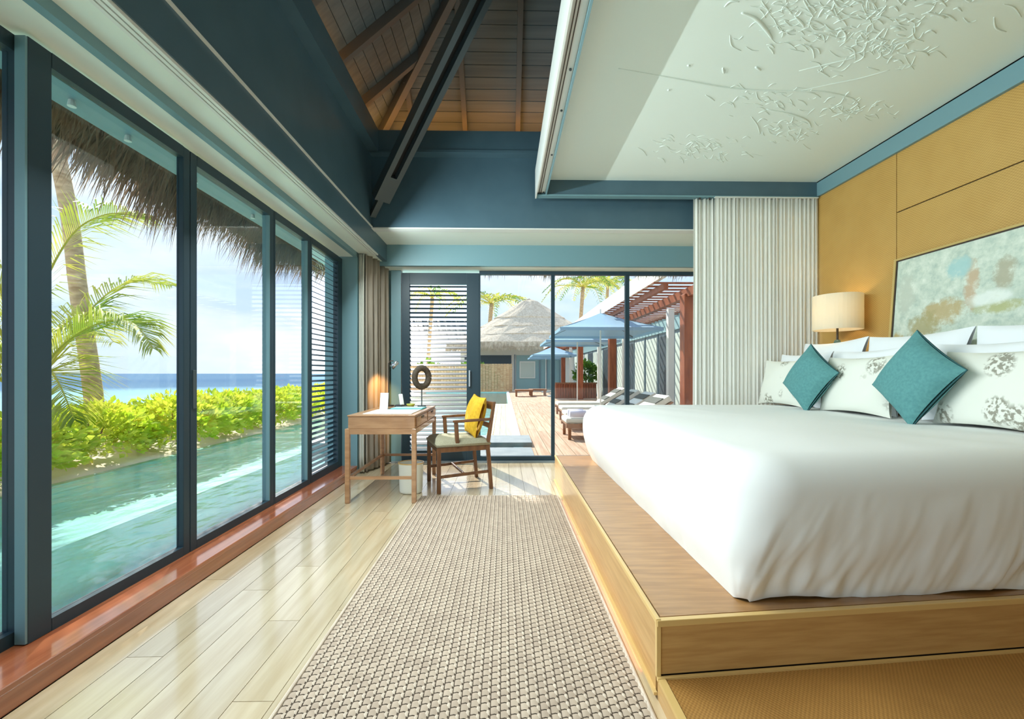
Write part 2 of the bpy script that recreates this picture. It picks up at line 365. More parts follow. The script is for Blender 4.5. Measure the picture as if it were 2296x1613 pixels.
# window sill and headers on the sea side
s = struct(B(XW-.09, XS-.02, Y0, 4.70, 0, .07).build('trim_1', 'sill_wood'))
B(XW-.09, XS, Y0, 4.70, .07, .095).build('sill_board', 'sill_wood', s, bevel=.004)
B(XS-.02, XS-.004, Y0, 4.70, 0, .07).build('face_board', 'sill_wood', s, bevel=.002)
wl = struct(B(XU-.10, XU, Y0, YU, 2.62, 3.42).build('wall_left', 'paint_dark'))
B(XU-.05, XU, Y0, YF, 2.42, 2.62).build('fascia', 'paint_dark', wl)
B(XU-.01, XU+.012, Y0, YU, 2.622, 2.634).build('shadow_line', 'track_white', wl)
B(XS-.03, XU-.05, Y0, YF, 2.422, 2.50).build('curtain_pocket', 'soffit_white', wl)
B(XS-.04, XS, Y0, 4.72, 2.372, 2.422).build('lower_fascia', 'paint_blue', wl)
B(-1.92, XS-.04, Y0, 4.72, 2.375, 2.60).build('soffit', 'soffit_white', wl)
B(-1.95, XU-.10, Y0, YB, 2.60, 2.70).build('header', 'paint_dark', wl)
for k in range(3):
    xx = -1.452+k*.024
    B(xx, xx+.017, Y0, 4.75, 2.405, 2.424).build('curtain_rail', 'track_white', wl)
B(-1.95, XS, 4.70, YB, 0, 2.60).build('return_wall', 'paint_blue', wl); B(XS, XU, YB-.01, YB+.06, 0, 2.43).build('corner_wall', 'paint_blue', wl)
# back upper wall, soffit and fascia
wb = struct(B(XU-.12, XR+.2, YU, YU+.10, 2.62, 3.42).build('wall_back', 'paint_dark'))
B(XU-.2, XR+.2, YU+.10, YF+.05, 2.62, 2.66).build('soffit', 'soffit_white', wb)
B(XU, XR, YU-.006, YU+.1, 2.612, 2.624).build('shadow_line', 'track_white', wb)
B(XU-.2, XR+.2, YF, YF+.05, 2.373, 2.62).build('fascia', 'paint_blue', wb)
B(XU-.2, XR+.2, YF+.05, YB+.1, 2.373, 2.43).build('head_soffit', 'soffit_white', wb)
B(XU-.2, XR+.2, YB+.02, YB+.1, 2.40, 2.70).build('outer_header', 'paint_dark', wb)
# ring beam with hidden warm strip
t2 = struct(B(XU-.05, XU+.10, Y0, YU-.10, 3.36, 3.585).build('trim_2', 'paint_dark'))
B(XU-.08, XU-.05, Y0, YU, 3.44, 3.60).build('led_channel', 'paint_dark', t2)
B(XU-.06, XU-.03, Y0, YU, 3.588, 3.594).build('led_strip', 'led_warm', t2)
t3 = struct(B(XU-.05, XR+.2, YU-.10, YU+.05, 3.36, 3.585).build('trim_3', 'paint_dark'))
B(XU-.05, XR, YU-.112, YU-.10, 3.36, 3.385).build('bead', 'paint_dark', t3)
B(XU, XR, YU-.01, YU+.02, 3.588, 3.594).build('led_strip', 'led_warm', t3)
wf = struct(B(-1.95, XR+.2, Y0-.12, Y0, 0, 4.4).build('wall_front', 'paint_dark'))
MB().hexa([(-1.95, Y0-.12, 4.4), (XR+.2, Y0-.12, 4.4), (XR+.2, Y0, 4.4), (-1.95, Y0, 4.4)], [(.9, Y0-.12, 5.7), (1.0, Y0-.12, 5.7), (1.0, Y0, 5.7), (.9, Y0, 5.7)]).build('gable', 'paint_dark', wf)
# right wall with woven panels
wr = struct(B(XR+.02, XR+.2, Y0, YB+.1, 0, 4.4).build('wall_right', 'villa_dark'))
def wp(y0, y1, z0, z1): B(XR, XR+.03, y0, y1, z0, z1).build('woven_panel', 'woven_wall', wr, bevel=.003)
wp(3.446, YB, 0, 2.90); wp(2.1, 3.44, 0, 2.412); wp(2.1, 3.44, 2.42, 2.90); wp(.7, 2.094, 0, 2.412); wp(.7, 2.094, 2.42, 2.90); wp(Y0, .694, 0, 2.90)
B(XR-.025, XR+.03, Y0, 4.35, 2.90, 3.04).build('cornice', 'paint_blue', wr)

# ------------------------------------------------------------------ roof: boards, rafters, hip, thatch
SL = .857; XE, XA, YA = -2.80, .95, 2.40                         # eave, apex line, apex start
def zl(x): return 3.75+SL*(x-XU)                                  # left slope
def zb(y): return 3.75+SL*(4.73-y)                                # back slope
ceil = struct(empty('ceiling', (0, 0, 3.6)))
def slab(p, up, name, m, par):
    return MB().add(list(p)+[(a, b, c+up) for a, b, c in p], [tuple(range(len(p)))[::-1], tuple(range(len(p), 2*len(p)))]+[(i, (i+1) % len(p), (i+1) % len(p)+len(p), i+len(p)) for i in range(len(p))]).build(name, m, par)
YE = 4.73+(XU-XE)
g = .035
slab([(XE, -4.5, zl(XE)+g), (XE, YE, zl(XE)+g), (XA, YA, zl(XA)+g), (XA, -4.5, zl(XA)+g)], .26, 'thatch_layer', 'thatch_brown', ceil)
slab([(XE, YE, zb(YE)+g), (2*XA-XE, YE, zb(YE)+g), (XA, YA, zb(YA)+g)], .26, 'thatch_layer', 'thatch_brown', ceil)
slab([(2*XA-XE, YE, zl(XE)+g), (2*XA-XE, -4.5, zl(XE)+g), (XA, -4.5, zl(XA)+g), (XA, YA, zl(XA)+g)], .26, 'thatch_layer', 'thatch_brown', ceil)
w = .105
zz = 3.55
while zz < 5.7:                                                   # boards follow the slope, one strip each
    z1 = zz+w*.65-.004
    xa, xb = XU+(zz-3.75)/SL, XU+(z1-3.75)/SL; ya, yb = 4.73-(zz-3.75)/SL, 4.73-(z1-3.75)/SL
    def rx(y): return 2*XA-(XU+4.73-y)
    MB().hexa([(XU+4.73-ya, ya, zz), (rx(ya), ya, zz), (rx(yb), yb, z1), (XU+4.73-yb, yb, z1)],
              [(XU+4.73-ya, ya, zz+.03), (rx(ya), ya, zz+.03), (rx(yb), yb, z1+.03), (XU+4.73-yb, yb, z1+.03)]).build('board', 'roof_board', ceil)
    MB().hexa([(xa, Y0, zz), (xa, ya, zz), (xb, yb, z1), (xb, Y0, z1)], [(xa, Y0, zz+.03), (xa, ya, zz+.03), (xb, yb, z1+.03), (xb, Y0, z1+.03)]).build('board', 'roof_board', ceil)
    zz += w*.65
for xr in (-.98, -.42, .15, .72, 1.29, 1.86):                      # back-slope rafters up to the hip
    ye = max(4.73-(xr-XU), 4.73-(2*XA-XU-xr), YA)
    MB().bar((xr, 4.75, zb(4.75)-.045), (xr, ye, zb(ye)-.045), .05, .09).build('rafter', 'rafter', ceil)
for yr in (4.16, 3.59, 3.02, 2.45, 1.88, 1.31, .74, .17, -.4, -1.0):
    xe = min(XU+4.73-yr, XA)
    MB().bar((XU-.02, yr, zl(XU-.02)-.045), (xe, yr, zl(xe)-.045), .05, .09).build('rafter', 'rafter', ceil)
MB().bar((XU-.02, 4.75, 3.73-.06), (XA, YA, zb(YA)-.06), .06, .13).build('hip_rafter', 'rafter', ceil)
# slotted steel hip strut
hs = struct(empty('trim_4', (XU+.02, YU-.02, 2.78)))
p0 = Vector((XU+.01, YU-.01, 2.74)); p1 = Vector((XA-.1, YU-.03-(XA-.1-XU-.02), 2.78+1.055*(XA-.1-XU-.02))); dv = (p1-p0)
sd = Vector((1, 1, 0)).normalized()
for sg in (-1, 1):
    MB().bar(p0+dv*.115+sd*sg*.058, p1+sd*sg*.058, .05, .10).build('flange', 'steel', hs)
MB().bar(p0+dv*.115+Vector((0, 0, .03)), p1+Vector((0, 0, .03)), .07, .03).build('web', 'black', hs)
MB().bar(p0+dv*.055, p0+dv*.125, .165, .10).build('end_plate', 'steel', hs)
MB().bar(p0, p0+dv*.06, .06, .05).build('foot', 'steel', hs)

# ------------------------------------------------------------------ sea-side sliding windows
def sash(n, y0, y1, X, stl, str_, z0=.095, z1=2.352, head=.06, foot=.05, handle=None, dpt=.055):
    o = struct(empty('window_%d' % n, (X, (y0+y1)/2, z0)))
    B(X-dpt, X, y0, y0+stl, z0, z1).build('stile', 'frame_dark', o, bevel=.003)
    B(X-dpt, X, y1-str_, y1, z0, z1).build('stile', 'frame_dark', o, bevel=.003)
    B(X-dpt, X, y0+stl, y1-str_, z1-head, z1).build('rail', 'frame_dark', o)
    B(X-dpt, X, y0+stl, y1-str_, z0, z0+foot).build('rail', 'frame_dark', o)
    if handle: B(X-.002, X+.006, handle-.012, handle+.012, .90, 1.12).build('flush_handle', 'steel', o, bevel=.002)
    return o
def pane(o, X, y0, y1, z0, z1): B(X-.031, X-.025, y0, y1, z0, z1).build('glass_pane', 'glass', o)
o = sash(1, .55, 1.65, XW-.045, .05, .032, dpt=.05); pane(o, XW-.045, .60, 1.618, .145, 2.29)
o = sash(2, 1.619, 2.438, XW, .085, .048, dpt=.04); pane(o, XW, 1.704, 2.39, .145, 2.29)
o = sash(3, 2.442, 3.318, XW, .052, .055, handle=2.468); pane(o, XW, 2.494, 3.263, .145, 2.29)
o = sash(4, 3.322, 3.935, XW, .018, .05); pane(o, XW, 3.34, 3.885, .145, 2.29)
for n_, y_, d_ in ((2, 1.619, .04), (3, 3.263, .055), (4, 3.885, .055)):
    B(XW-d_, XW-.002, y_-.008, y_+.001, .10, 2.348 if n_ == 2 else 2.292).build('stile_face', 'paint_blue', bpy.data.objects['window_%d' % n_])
o = sash(5, 3.939, 4.70, XW, .03, .11, foot=.07)
SLM = {}
def slats(o, n, z0, z1, mk, m='frame_dark'):
    for k in range(n):
        z = z0+(z1-z0)*(k+.5)/n; mk(z).build('slat', m, o)
slats(o, 43, .165, 2.29, lambda z: MB().bar((XW-.03, 3.969, z), (XW-.03, 4.59, z), .030, .005, up=(.45, 0, .9)))
o = sash(6, -.5, .545, XW, .06, .06); pane(o, XW, -.44, .485, .145, 2.29)
# outer beam of the eave over the windows, with small spotlights underneath
t5 = struct(B(-2.12, -1.92, Y0, 6.0, 2.385, 2.60).build('trim_5', 'paint_blue'))
for yy in (1.2, 2.05, 2.35, 2.85, 3.5):
    MB().tube([(-2.03, yy, 2.386), (-2.03, yy, 2.355)], [.012, .017], 10).build('spotlight', 'track_white', t5)

# ------------------------------------------------------------------ back glazing and louvred door
d1 = struct(empty('door_1', (-.84, YB, 0)))
B(XU-.01, -1.27, YB-.03, YB+.06, 0, 2.373).build('jamb', 'paint_blue', d1)
B(-1.262, -1.166, YB-.02, YB+.03, .02, 2.345).build('stile', 'frame_dark', d1, bevel=.003)
B(-.462, -.305, YB-.02, YB+.03, .02, 2.345).build('stile', 'frame_dark', d1, bevel=.003)
B(-1.166, -.462, YB-.02, YB+.03, 2.205, 2.345).build('rail', 'frame_dark', d1)
B(-1.166, -.462, YB-.02, YB+.03, .02, .15).build('rail', 'frame_dark', d1)
slats(d1, 38, .15, 2.205, lambda z: MB().bar((-1.166, YB+.005, z), (-.462, YB+.005, z), .045, .006, up=(0, -.5, .85)))
h = MB().bar((-.425, YB-.045, .94), (-.425, YB-.045, 1.14), .018, .018).build('pull_handle', 'chrome', d1)
for z in (.96, 1.12): MB().tube([(-.425, YB-.045, z), (-.425, YB-.02, z)], .006, 8).build('handle_mount', 'chrome', h)
def gdoor(n, x0, x1, sl, sr):
    o = struct(empty('door_%d' % n, ((x0+x1)/2, YB, 0)))
    B(x0, x0+sl, YB-.015, YB+.03, .02, 2.373).build('stile', 'frame_dark', o); B(x1-sr, x1, YB-.015, YB+.03, .02, 2.373).build('stile', 'frame_dark', o)
    B(x0, x1, YB-.02, YB+.035, .02, .072).build('rail', 'frame_dark', o); B(x0, x1, YB-.02, YB+.035, 2.328, 2.373).build('rail', 'frame_dark', o)
    B(x0+sl, x1-sr, YB+.004, YB+.010, .072, 2.328).build('glass_pane', 'glass', o)
gdoor(2, -.305, .61, .012, .022); gdoor(3, .61, 1.54, .022, .026); gdoor(4, 1.54, XR, .026, .05)
struct(B(XU, XR, YB-.06, YB+.10, -.012, .02).build('trim_6', 'stone_grey'))

# ================================================================== bed
PZ, PX0, PY0, PY1 = .265, .517, 1.439, 4.36
SK = .085                                                          # the side towards the room is set slightly askew
def sk(x): return PY0+SK*(x-PX0)
bp = empty('bed_platform', (1.9, 2.9, 0))
def skbox(x0, x1, y1, z0, z1, dy=0): return MB().hexa([(x0, sk(x0)+dy, z0), (x1, sk(x1)+dy, z0), (x1, y1, z0), (x0, y1, z0)], [(x0, sk(x0)+dy, z1), (x1, sk(x1)+dy, z1), (x1, y1, z1), (x0, y1, z1)])
skbox(PX0+.012, XR-.002, PY1-.012, .0, PZ-.006, dy=.014).build('body', 'dark_wood', bp)
skbox(PX0+.02, XR-.002, PY1-.02, PZ-.006, PZ, dy=.02).build('top_board', 'bed_wood_top', bp)
# side facing: long left panel, near panel
MB().hexa([(PX0+.002, sk(PX0)+.016, .012), (PX0+.012, sk(PX0)+.016, .012), (PX0+.012, PY1, .012), (PX0+.002, PY1, .012)], [(PX0+.002, sk(PX0)+.016, PZ-.016), (PX0+.012, sk(PX0)+.016, PZ-.016), (PX0+.012, PY1, PZ-.016), (PX0+.002, PY1, PZ-.016)]).build('side_panel', 'bed_wood', bp)
MB().hexa([(PX0+.014, sk(PX0+.014)+.004, .078), (XR-.003, sk(XR)+.004, .078), (XR-.003, sk(XR)+.014, .078), (PX0+.014, sk(PX0+.014)+.014, .078)], [(PX0+.014, sk(PX0+.014)+.004, PZ-.018), (XR-.003, sk(XR)+.004, PZ-.018), (XR-.003, sk(XR)+.014, PZ-.018), (PX0+.014, sk(PX0+.014)+.014, PZ-.018)]).build('side_panel', 'bed_wood', bp)
def trimbar(p, q, w=.016, h=.018): MB().bar(p, q, w, h).build('edge_trim', 'bed_trim', bp, bevel=.002)
trimbar((PX0+.006, sk(PX0), PZ-.006), (PX0+.006, PY1, PZ-.006)); trimbar((PX0, sk(PX0)+.006, PZ-.011), (XR-.004, sk(XR)+.006, PZ-.011), .022, .022)
MB().bar((PX0+.007, sk(PX0)+.007, .07), (PX0+.007, sk(PX0)+.007, PZ), .016, .016).build('corner_trim', 'bed_trim', bp, bevel=.002)
MB().bar((PX0-.004, PY0, .016), (PX0-.004, PY1, .016), .012, .010).build('base_trim', 'bed_trim', bp)
B(PX0-.006, PX0-.001, PY0+.15, 3.7, .003, .009).build('led_strip', mat('led_orange', C(255, 140, 80), emis=(1, .20, .06, 1), estr=2.6), bp)
# low woven step in front
stp = tag(empty('bed_step', (1.9, .3, 0)), 'low wooden step with golden woven top running in front of bed platform', 'step')
MB().hexa([(PX0+.002, -1.4, 0), (XR-.01, -1.4, 0), (XR-.01, sk(XR)-.002, 0), (PX0+.002, sk(PX0)-.002, 0)], [(PX0+.002, -1.4, .06), (XR-.01, -1.4, .06), (XR-.01, sk(XR)-.002, .06), (PX0+.002, sk(PX0)-.002, .06)]).build('base', 'bed_wood', stp)
MB().hexa([(PX0+.03, -1.38, .06), (XR-.01, -1.38, .06), (XR-.01, sk(XR)-.012, .06), (PX0+.03, sk(PX0+.03)-.012, .06)], [(PX0+.03, -1.38, .068), (XR-.01, -1.38, .068), (XR-.01, sk(XR)-.012, .068), (PX0+.03, sk(PX0+.03)-.012, .068)]).build('woven_top', 'woven_step', stp)
MB().bar((PX0+.014, -1.4, .066), (PX0+.014, sk(PX0)-.004, .066), .024, .014).build('edge_trim', 'bed_trim', stp)
MB().bar((PX0, sk(PX0)-.006, .069), (XR-.02, sk(XR-.02)-.006, .069), .012, .012).build('back_trim', 'bed_trim', stp)
tag(bp, 'wide wooden bed platform with pale edge trim around the white bed', 'platform')

# mattress in a white cover: rounded slab with pulled folds near the foot of its sides
BX0, BX1, BY0, BY1, BZ0, BZ1 = .855, 2.915, 1.543, 4.16, PZ+.001, .80
def bed_mesh():
    n = MB(); P = []                                              # outline (bottom) walked around, then profile up and over
    def outline(t, r):                                            # rounded rectangle, t in 0..1
        w, l = BX1-BX0, BY1-BY0
        segs = [('l', (BX0+r, BY0), (BX1-r, BY0)), ('a', (BX1-r, BY0+r), -90), ('l', (BX1, BY0+r), (BX1, BY1-r)), ('a', (BX1-r, BY1-r), 0),
                ('l', (BX1-r, BY1), (BX0+r, BY1)), ('a', (BX0+r, BY1-r), 90), ('l', (BX0, BY1-r), (BX0, BY0+r)), ('a', (BX0+r, BY0+r), 180)]
        lens = [w-.2, .157, l-.2, .157, w-.2, .157, l-.2, .157]; T = sum(lens); d = (t % 1)*T
        for s_, L_ in zip(segs, lens):
            if d <= L_:
                f = d/L_
                if s_[0] == 'l':
                    a, b = Vector(s_[1]), Vector(s_[2]); p = a+(b-a)*f; tg = (b-a).normalized(); return p, Vector((tg.y, -tg.x))
                an = math.radians(s_[2]+90*f); nn = Vector((math.cos(an), math.sin(an))); return Vector(s_[1])+nn*r, nn
            d -= L_
        return Vector((BX0, BY0)), Vector((-1, 0))
    NU, NV = 800, 40; C0 = Vector(((BX0+BX1)/2, (BY0+BY1)/2))
    RR = .14
    def fn(u, v):
        p, nn = outline(u, .04+.15*min(1, max(0, (v-.12)/.55))**1.3)
        p = Vector(p); p.y += SK*.7*(p.x-BX0)*max(0, (BY1-p.y)/(BY1-BY0))
        if v < .62:                                               # side
            k = v/.62; z = BZ0+(BZ1-RR-BZ0)*k
            bul = .035+.055*math.sin(math.pi*min(1, k*.9+.02))**.8 if k < 1 else .0
            bul = .07*math.sin(math.pi*(k*.62))
            left = max(0, -nn.x); front = max(0, -nn.y)
            d = bul+left*.05*k*((p.y-BY0)/(BY1-BY0))
            s_ = u*(2*(BX1-BX0)+2*(BY1-BY0))
            fold = math.exp(-k*2.4)*min(1, .2+k*5)
            nv = lambda a, b, c: mnoise.noise(Vector((a, b, c)))
            wr_ = (.050*nv(s_*6.5-k*1.3, k*.9, 1)+.034*nv(s_*15-k*2.2*nv(s_*1.3, 0, 9), k*1.1, 5)+.016*nv(s_*34-k*3, k*1.6, 8))*fold*(.7+.8*nv(s_*1.9, k, 3))
            wr_ += .018*nv(s_*5, k*3, 12)*(1-k)
            wr_ *= (front*.9+left*.12+.1)
            q = p+nn*(d+wr_)
            zz = z + (.012*math.sin(s_*9)*front*(1-k) if k < .02 else 0)
            return (q.x, q.y, max(zz, BZ0))
        if v < .84:                                               # rounded shoulder
            a = (v-.62)/.22*math.pi/2
            left = max(0, -nn.x); d0 = .07*math.sin(math.pi*.62)+left*.05*((p.y-BY0)/(BY1-BY0))
            q = p+nn*(d0-RR*(1-math.cos(a))*1.15); return (q.x, q.y, BZ1-RR+RR*math.sin(a))
        k = (v-.84)/.16
        left = max(0, -nn.x); d0 = .07*math.sin(math.pi*.62)+left*.05*((p.y-BY0)/(BY1-BY0))-RR*1.15
        q0 = p+nn*d0; q = q0+(C0-q0)*(k**1.2)
        z = BZ1+.012*math.sin(q.x*5+1)*math.sin(q.y*4)*k*(1-k)*3+.004*math.sin(q.x*17+q.y*9)*min(1, k*6)*(1-k)
        return (q.x, q.y, z)
    n.grid(fn, NU, NV, closed_u=True); return n
bed = bed_mesh().build('bed_mattress', 'linen', smooth=True)
bm = bmesh.new(); bm.from_mesh(bed.data); bmesh.ops.remove_doubles(bm, verts=bm.verts, dist=.0008); bm.to_mesh(bed.data); bm.free()
tag(bed, 'thick king mattress under a smooth white cover on the wooden platform', 'mattress')

# headboard shelf hidden behind the pillows
hb = tag(empty('headboard_shelf', (3.1, 2.9, PZ)), 'low woven headboard box with wooden ledge behind the white pillows', 'headboard')
B(2.97, XR-.002, 1.7, 4.1, PZ, 1.16).build('box', 'woven_wall', hb); B(2.955, XR-.002, 1.66, 4.14, 1.16, 1.185).build('ledge', 'bed_wood_top', hb, bevel=.003)

# pillows and cushions -------------------------------------------------
def pillow(name, w, h, t, loc, lean, yaw=0, roll=0, m='pillow_white', pinch=.10, edge=None, label='', group=None, flange=0):
    n = MB(); N_ = 22
    def prof(a): return max(0.0, 1-abs(a)**2.5)**.5
    for side in (-1, 1):
        def fn(u, v):
            a, b = 2*u-1, 2*v-1
            pin = 1-pinch*(1-abs(a)**2)*abs(b)**4; pin2 = 1-pinch*(1-abs(b)**2)*abs(a)**4
            yy = a*w/2*pin2; zz_ = b*h/2*pin
            th = t/2*(prof(a*.985)*prof(b*.985))
            th += .012*math.sin(a*5+b*3+w*9)*prof(a)*prof(b)*(.4 if side > 0 else .7)
            return (side*th, yy*(-side), zz_)
        n.grid(fn, N_, N_)
    o = n.build(name, m, local=True, smooth=True)
    bm = bmesh.new(); bm.from_mesh(o.data); bmesh.ops.remove_doubles(bm, verts=bm.verts, dist=.0006); bm.to_mesh(o.data); bm.free()
    for p in o.data.polygons: p.use_smooth = True
    mw = Matrix.Translation(loc) @ Matrix.Rotation(yaw, 4, 'Z') @ Matrix.Rotation(lean, 4, 'Y') @ Matrix.Rotation(roll, 4, 'X')
    o.location = mw.to_translation(); o.rotation_euler = mw.to_euler()
    if edge:
        pts = []
        for k in range(4*N_):
            sd_, f = divmod(k, N_); f = f/N_*2-1
            a, b = ((f, -1), (1, f), (-f, 1), (-1, -f))[sd_]
            pin = 1-pinch*(1-abs(a)**2)*abs(b)**4; pin2 = 1-pinch*(1-abs(b)**2)*abs(a)**4
            pts.append((0, a*w/2*pin2, b*h/2*pin))
        pts.append(pts[0]); MB().tube(pts, .0045, 6, cap=False).build('piping', edge, o, local=True, smooth=True)
    tag(o, label, 'cushion' if 'cushion' in name else 'pillow', group); return o
BT = .80
for y, lab in ((3.74, 'large white pillow propped against headboard beneath the bedside lamp'), (2.98, 'large white pillow propped up behind the two teal cushions, mid headboard'), (2.2, 'large white pillow propped against headboard under the wide painting')):
    pillow('pillow', .75, .60, .15, (2.868, y, BT+.30), .20, R.uniform(-.05, .05), R.uniform(-.03, .03), label=lab, group='white bed pillows')
for y, lab in ((3.90, 'white pillow leaning behind the coral print pillow beside the sheer curtain'), (3.22, 'white pillow standing behind the middle coral print pillow'), (2.36, 'white pillow standing behind the coral print pillow below the painting')):
    pillow('pillow', .70, .50, .14, (2.735, y, BT+.245), .20, R.uniform(-.05, .05), 0, label=lab, group='white bed pillows')
for y, yw, lab in ((3.94, .06, 'pale coral print pillow beside the sheer curtain'), (3.12, .03, 'pale coral print pillow standing between the two teal cushions'), (2.22, -.04, 'pale coral print pillow beside the larger looking teal cushion, below painting')):
    pillow('pillow', .62, .44, .14, (2.615, y, BT+.215), .20, yw, 0, m='coral_print', label=lab, group='coral print pillows')
pillow('cushion', .41, .41, .15, (2.488, 3.45, BT+.262), .20, .05, math.radians(36), m='teal', pinch=.06, edge='teal_edge', label='square teal cushion on its corner between the sheer curtain and middle print pillow', group='teal cushions')
pillow('cushion', .43, .43, .155, (2.488, 2.55, BT+.272), .20, -.05, math.radians(36), m='teal', pinch=.06, edge='teal_edge', label='square teal cushion on its corner in front of the painting', group='teal cushions')

# bedside lamp on the ledge ------------------------------------------------
LX, LY, LZ = 3.018, 3.82, 1.185
lp = tag(empty('table_lamp', (LX, LY, LZ)), 'table lamp with cream drum shade and dark teal base beside the bed', 'lamp')
MB().lathe([(.0, 0), (.05, 0), (.052, .012), (.042, .03), (.038, .12), (.046, .15), (.03, .19), (.02, .22), (.0, .22)], (LX, LY, LZ), 20).build('base', 'lamp_base', lp, smooth=True)
MB().tube([(LX, LY, LZ+.2), (LX, LY, LZ+.40)], .009, 10).build('stem', 'dark_wood', lp)
MB().lathe([(.185, .31), (.189, .31), (.189, .62), (.185, .62)], (LX, LY, LZ), 40, closed=True).build('shade', 'lamp_shade', lp, smooth=False)
MB().lathe([(0, .40), (.02, .405), (.028, .44), (.02, .475), (0, .48)], (LX, LY, LZ), 14).build('bulb', mat('bulb', C(255, 230, 190), emis=(1, .78, .5, 1), estr=3), lp, smooth=True)
l = light('lamp_light', 'POINT', (0, 0, .47), 1.8, (1, .74, .46), shadow_soft_size=.04); l.parent = lp

# painting leaning on the ledge --------------------------------------------
pt = empty('painting', (XR-.082, 2.70, 1.184)); pt.rotation_euler = (0, math.radians(4.2), 0)
tag(pt, 'wide abstract painting in pale aqua and tan with thin gold frame', 'painting')
MB().box(-.012, .012, -.70, .70, .012, .828).build('canvas', 'painting', pt, local=True)
pt.children[0].location = (0, 0, .42); 
for v in pt.children[0].data.vertices: v.co.z -= .42
for a in ((-.72, -.70, 0, .84), (.70, .72, 0, .84), (-.70, .70, 0, .015), (-.70, .70, .825, .84)):
    MB().box(-.022, .018, a[0], a[1], a[2], a[3]).build('frame_bar', 'gold', pt, local=True)
for a in ((-.70, -.69, .015, .825), (.69, .70, .015, .825), (-.69, .69, .015, .024), (-.69, .69, .816, .825)):
    MB().box(-.017, .01, a[0], a[1], a[2], a[3]).build('inner_liner', 'dark_wood', pt, local=True)

# ================================================================== canopy over the bed
CZ, CP = 2.90, 3.05; CX0 = .317
cn = tag(empty('bed_canopy', (1.8, 2.7, CZ)), 'suspended bed canopy with blue frame and white carved relief panel', 'canopy')
CY0, CY1 = .9, 4.35
B(CX0+.11, XR-.025, CY0, CY1-.05, CP, CP+.05).build('panel', 'canvas_white', cn)
B(CX0, CX0+.012, CY0, CY1, CZ-.02, CP+.12).build('frame_beam', 'track_white', cn)
B(CX0+.012, CX0+.098, CY0, CY1, CZ+.02, CP+.12).build('frame_beam', 'track_white', cn)
B(CX0+.098, CX0+.112, CY0, CY1, CZ-.008, CP+.12).build('frame_beam', 'paint_blue', cn)
for dx in (.034, .052): B(CX0+dx, CX0+dx+.005, CY0, CY1-.03, CZ+.012, CZ+.021).build('track_groove', 'dark_wood', cn)
B(CX0+.012, XR-.025, CY1-.05, CY1, CZ, CP+.05).build('frame_beam', 'paint_dark', cn)
B(CX0+.012, XR-.025, CY1-.062, CY1+.006, CZ-.014, CZ).build('rail', 'paint_blue', cn)
for yy in (2.0, 2.55, 2.95, 3.55, 4.28): MB().tube([(CX0+.08, yy, CZ+.021), (CX0+.08, yy, CZ+.012)], .008, 8).build('screw', 'steel', cn)
B(CX0+.02, CX0+.09, CY1-.02, CY1-.008, CZ-.012, CZ+.02).build('end_cap', 'dark_wood', cn)
def onpanel(px, py): k = (CP-H)/(VY-py); return Vector(((px-VX)*k, F*k, CP))
def stroke(pts, r=.008):
    P = [onpanel(*p) for p in pts]
    Q = []
    for i in range(len(P)-1):
        a, b, c, d = P[max(i-1, 0)], P[i], P[i+1], P[min(i+2, len(P)-1)]
        for k in range(5):
            t = k/5; Q.append(.5*((2*b)+(c-a)*t+(2*a-5*b+4*c-d)*t*t+(3*b-a-3*c+d)*t**3))
    Q.append(P[-1]); m = len(Q)
    return Q, [r*(.35+.65*math.sin(math.pi*(i+.6)/(m+.2))) for i in range(m)]
main = [([(1388,150),(1450,160),(1540,175),(1660,193),(1790,196),(1860,197),(1920,210),(1938,224)], .012), ([(1668,20),(1700,32),(1725,58),(1738,78)], .016), ([(1725,238),(1780,248),(1818,262),(1828,278)], .011),
        ([(1790,196),(1830,200),(1850,210)], .008), ([(1800,196),(1870,180),(1940,165),(2010,145)], .007), ([(1690,255),(1705,275),(1710,295)], .008), ([(1800,150),(1860,135),(1930,118)], .008),
        ([(1895,50),(1908,65),(1905,80),(1890,82)], .009), ([(2095,12),(2130,20),(2138,25)], .011), ([(2060,100),(2090,104),(2100,112)], .010), ([(1790,25),(1806,40),(1812,50)], .010), ([(1625,145),(1628,158)], .012), ([(1700,142),(1712,150)], .013), ([(1545,140),(1550,143)], .012), ([(1500,196),(1503,198)], .012)]
for pts, r in main:
    Q, rad = stroke(pts, r*.7); MB().tube(Q, rad, 6).build('relief_stroke', 'canvas_white', cn, smooth=True)
rr = random.Random(3)
fm = MB()
def feather(cx, cy, n, sx, sy, ang, l):
    for _ in range(n):
        px = cx+rr.gauss(0, sx); py = cy+rr.gauss(0, sy)
        if py > 385 or px < 1400 or py < -250: continue
        a = ang+rr.gauss(0, .5); ll = l*rr.uniform(.5, 1.3); c = rr.uniform(-.3, .3)*ll
        Q, rad = stroke([(px, py), (px+math.cos(a)*ll*.5-math.sin(a)*c, py+math.sin(a)*ll*.5+math.cos(a)*c), (px+math.cos(a)*ll, py+math.sin(a)*ll)], rr.uniform(.003, .0055))
        fm.tube(Q, rad, 5)
feather(1830, 30, 110, 90, 40, .1, 34); feather(1960, 80, 90, 70, 45, -.2, 40); feather(1560, 325, 70, 60, 16, .2, 22); feather(1780, 285, 40, 35, 15, .1, 20); feather(1900, 235, 45, 40, 14, -.2, 24); feather(1720, 215, 40, 60, 18, .2, 22); feather(1980, -60, 140, 120, 60, 0, 40)
fm.build('relief_texture', 'canvas_white', cn, smooth=True, kind='stuff')

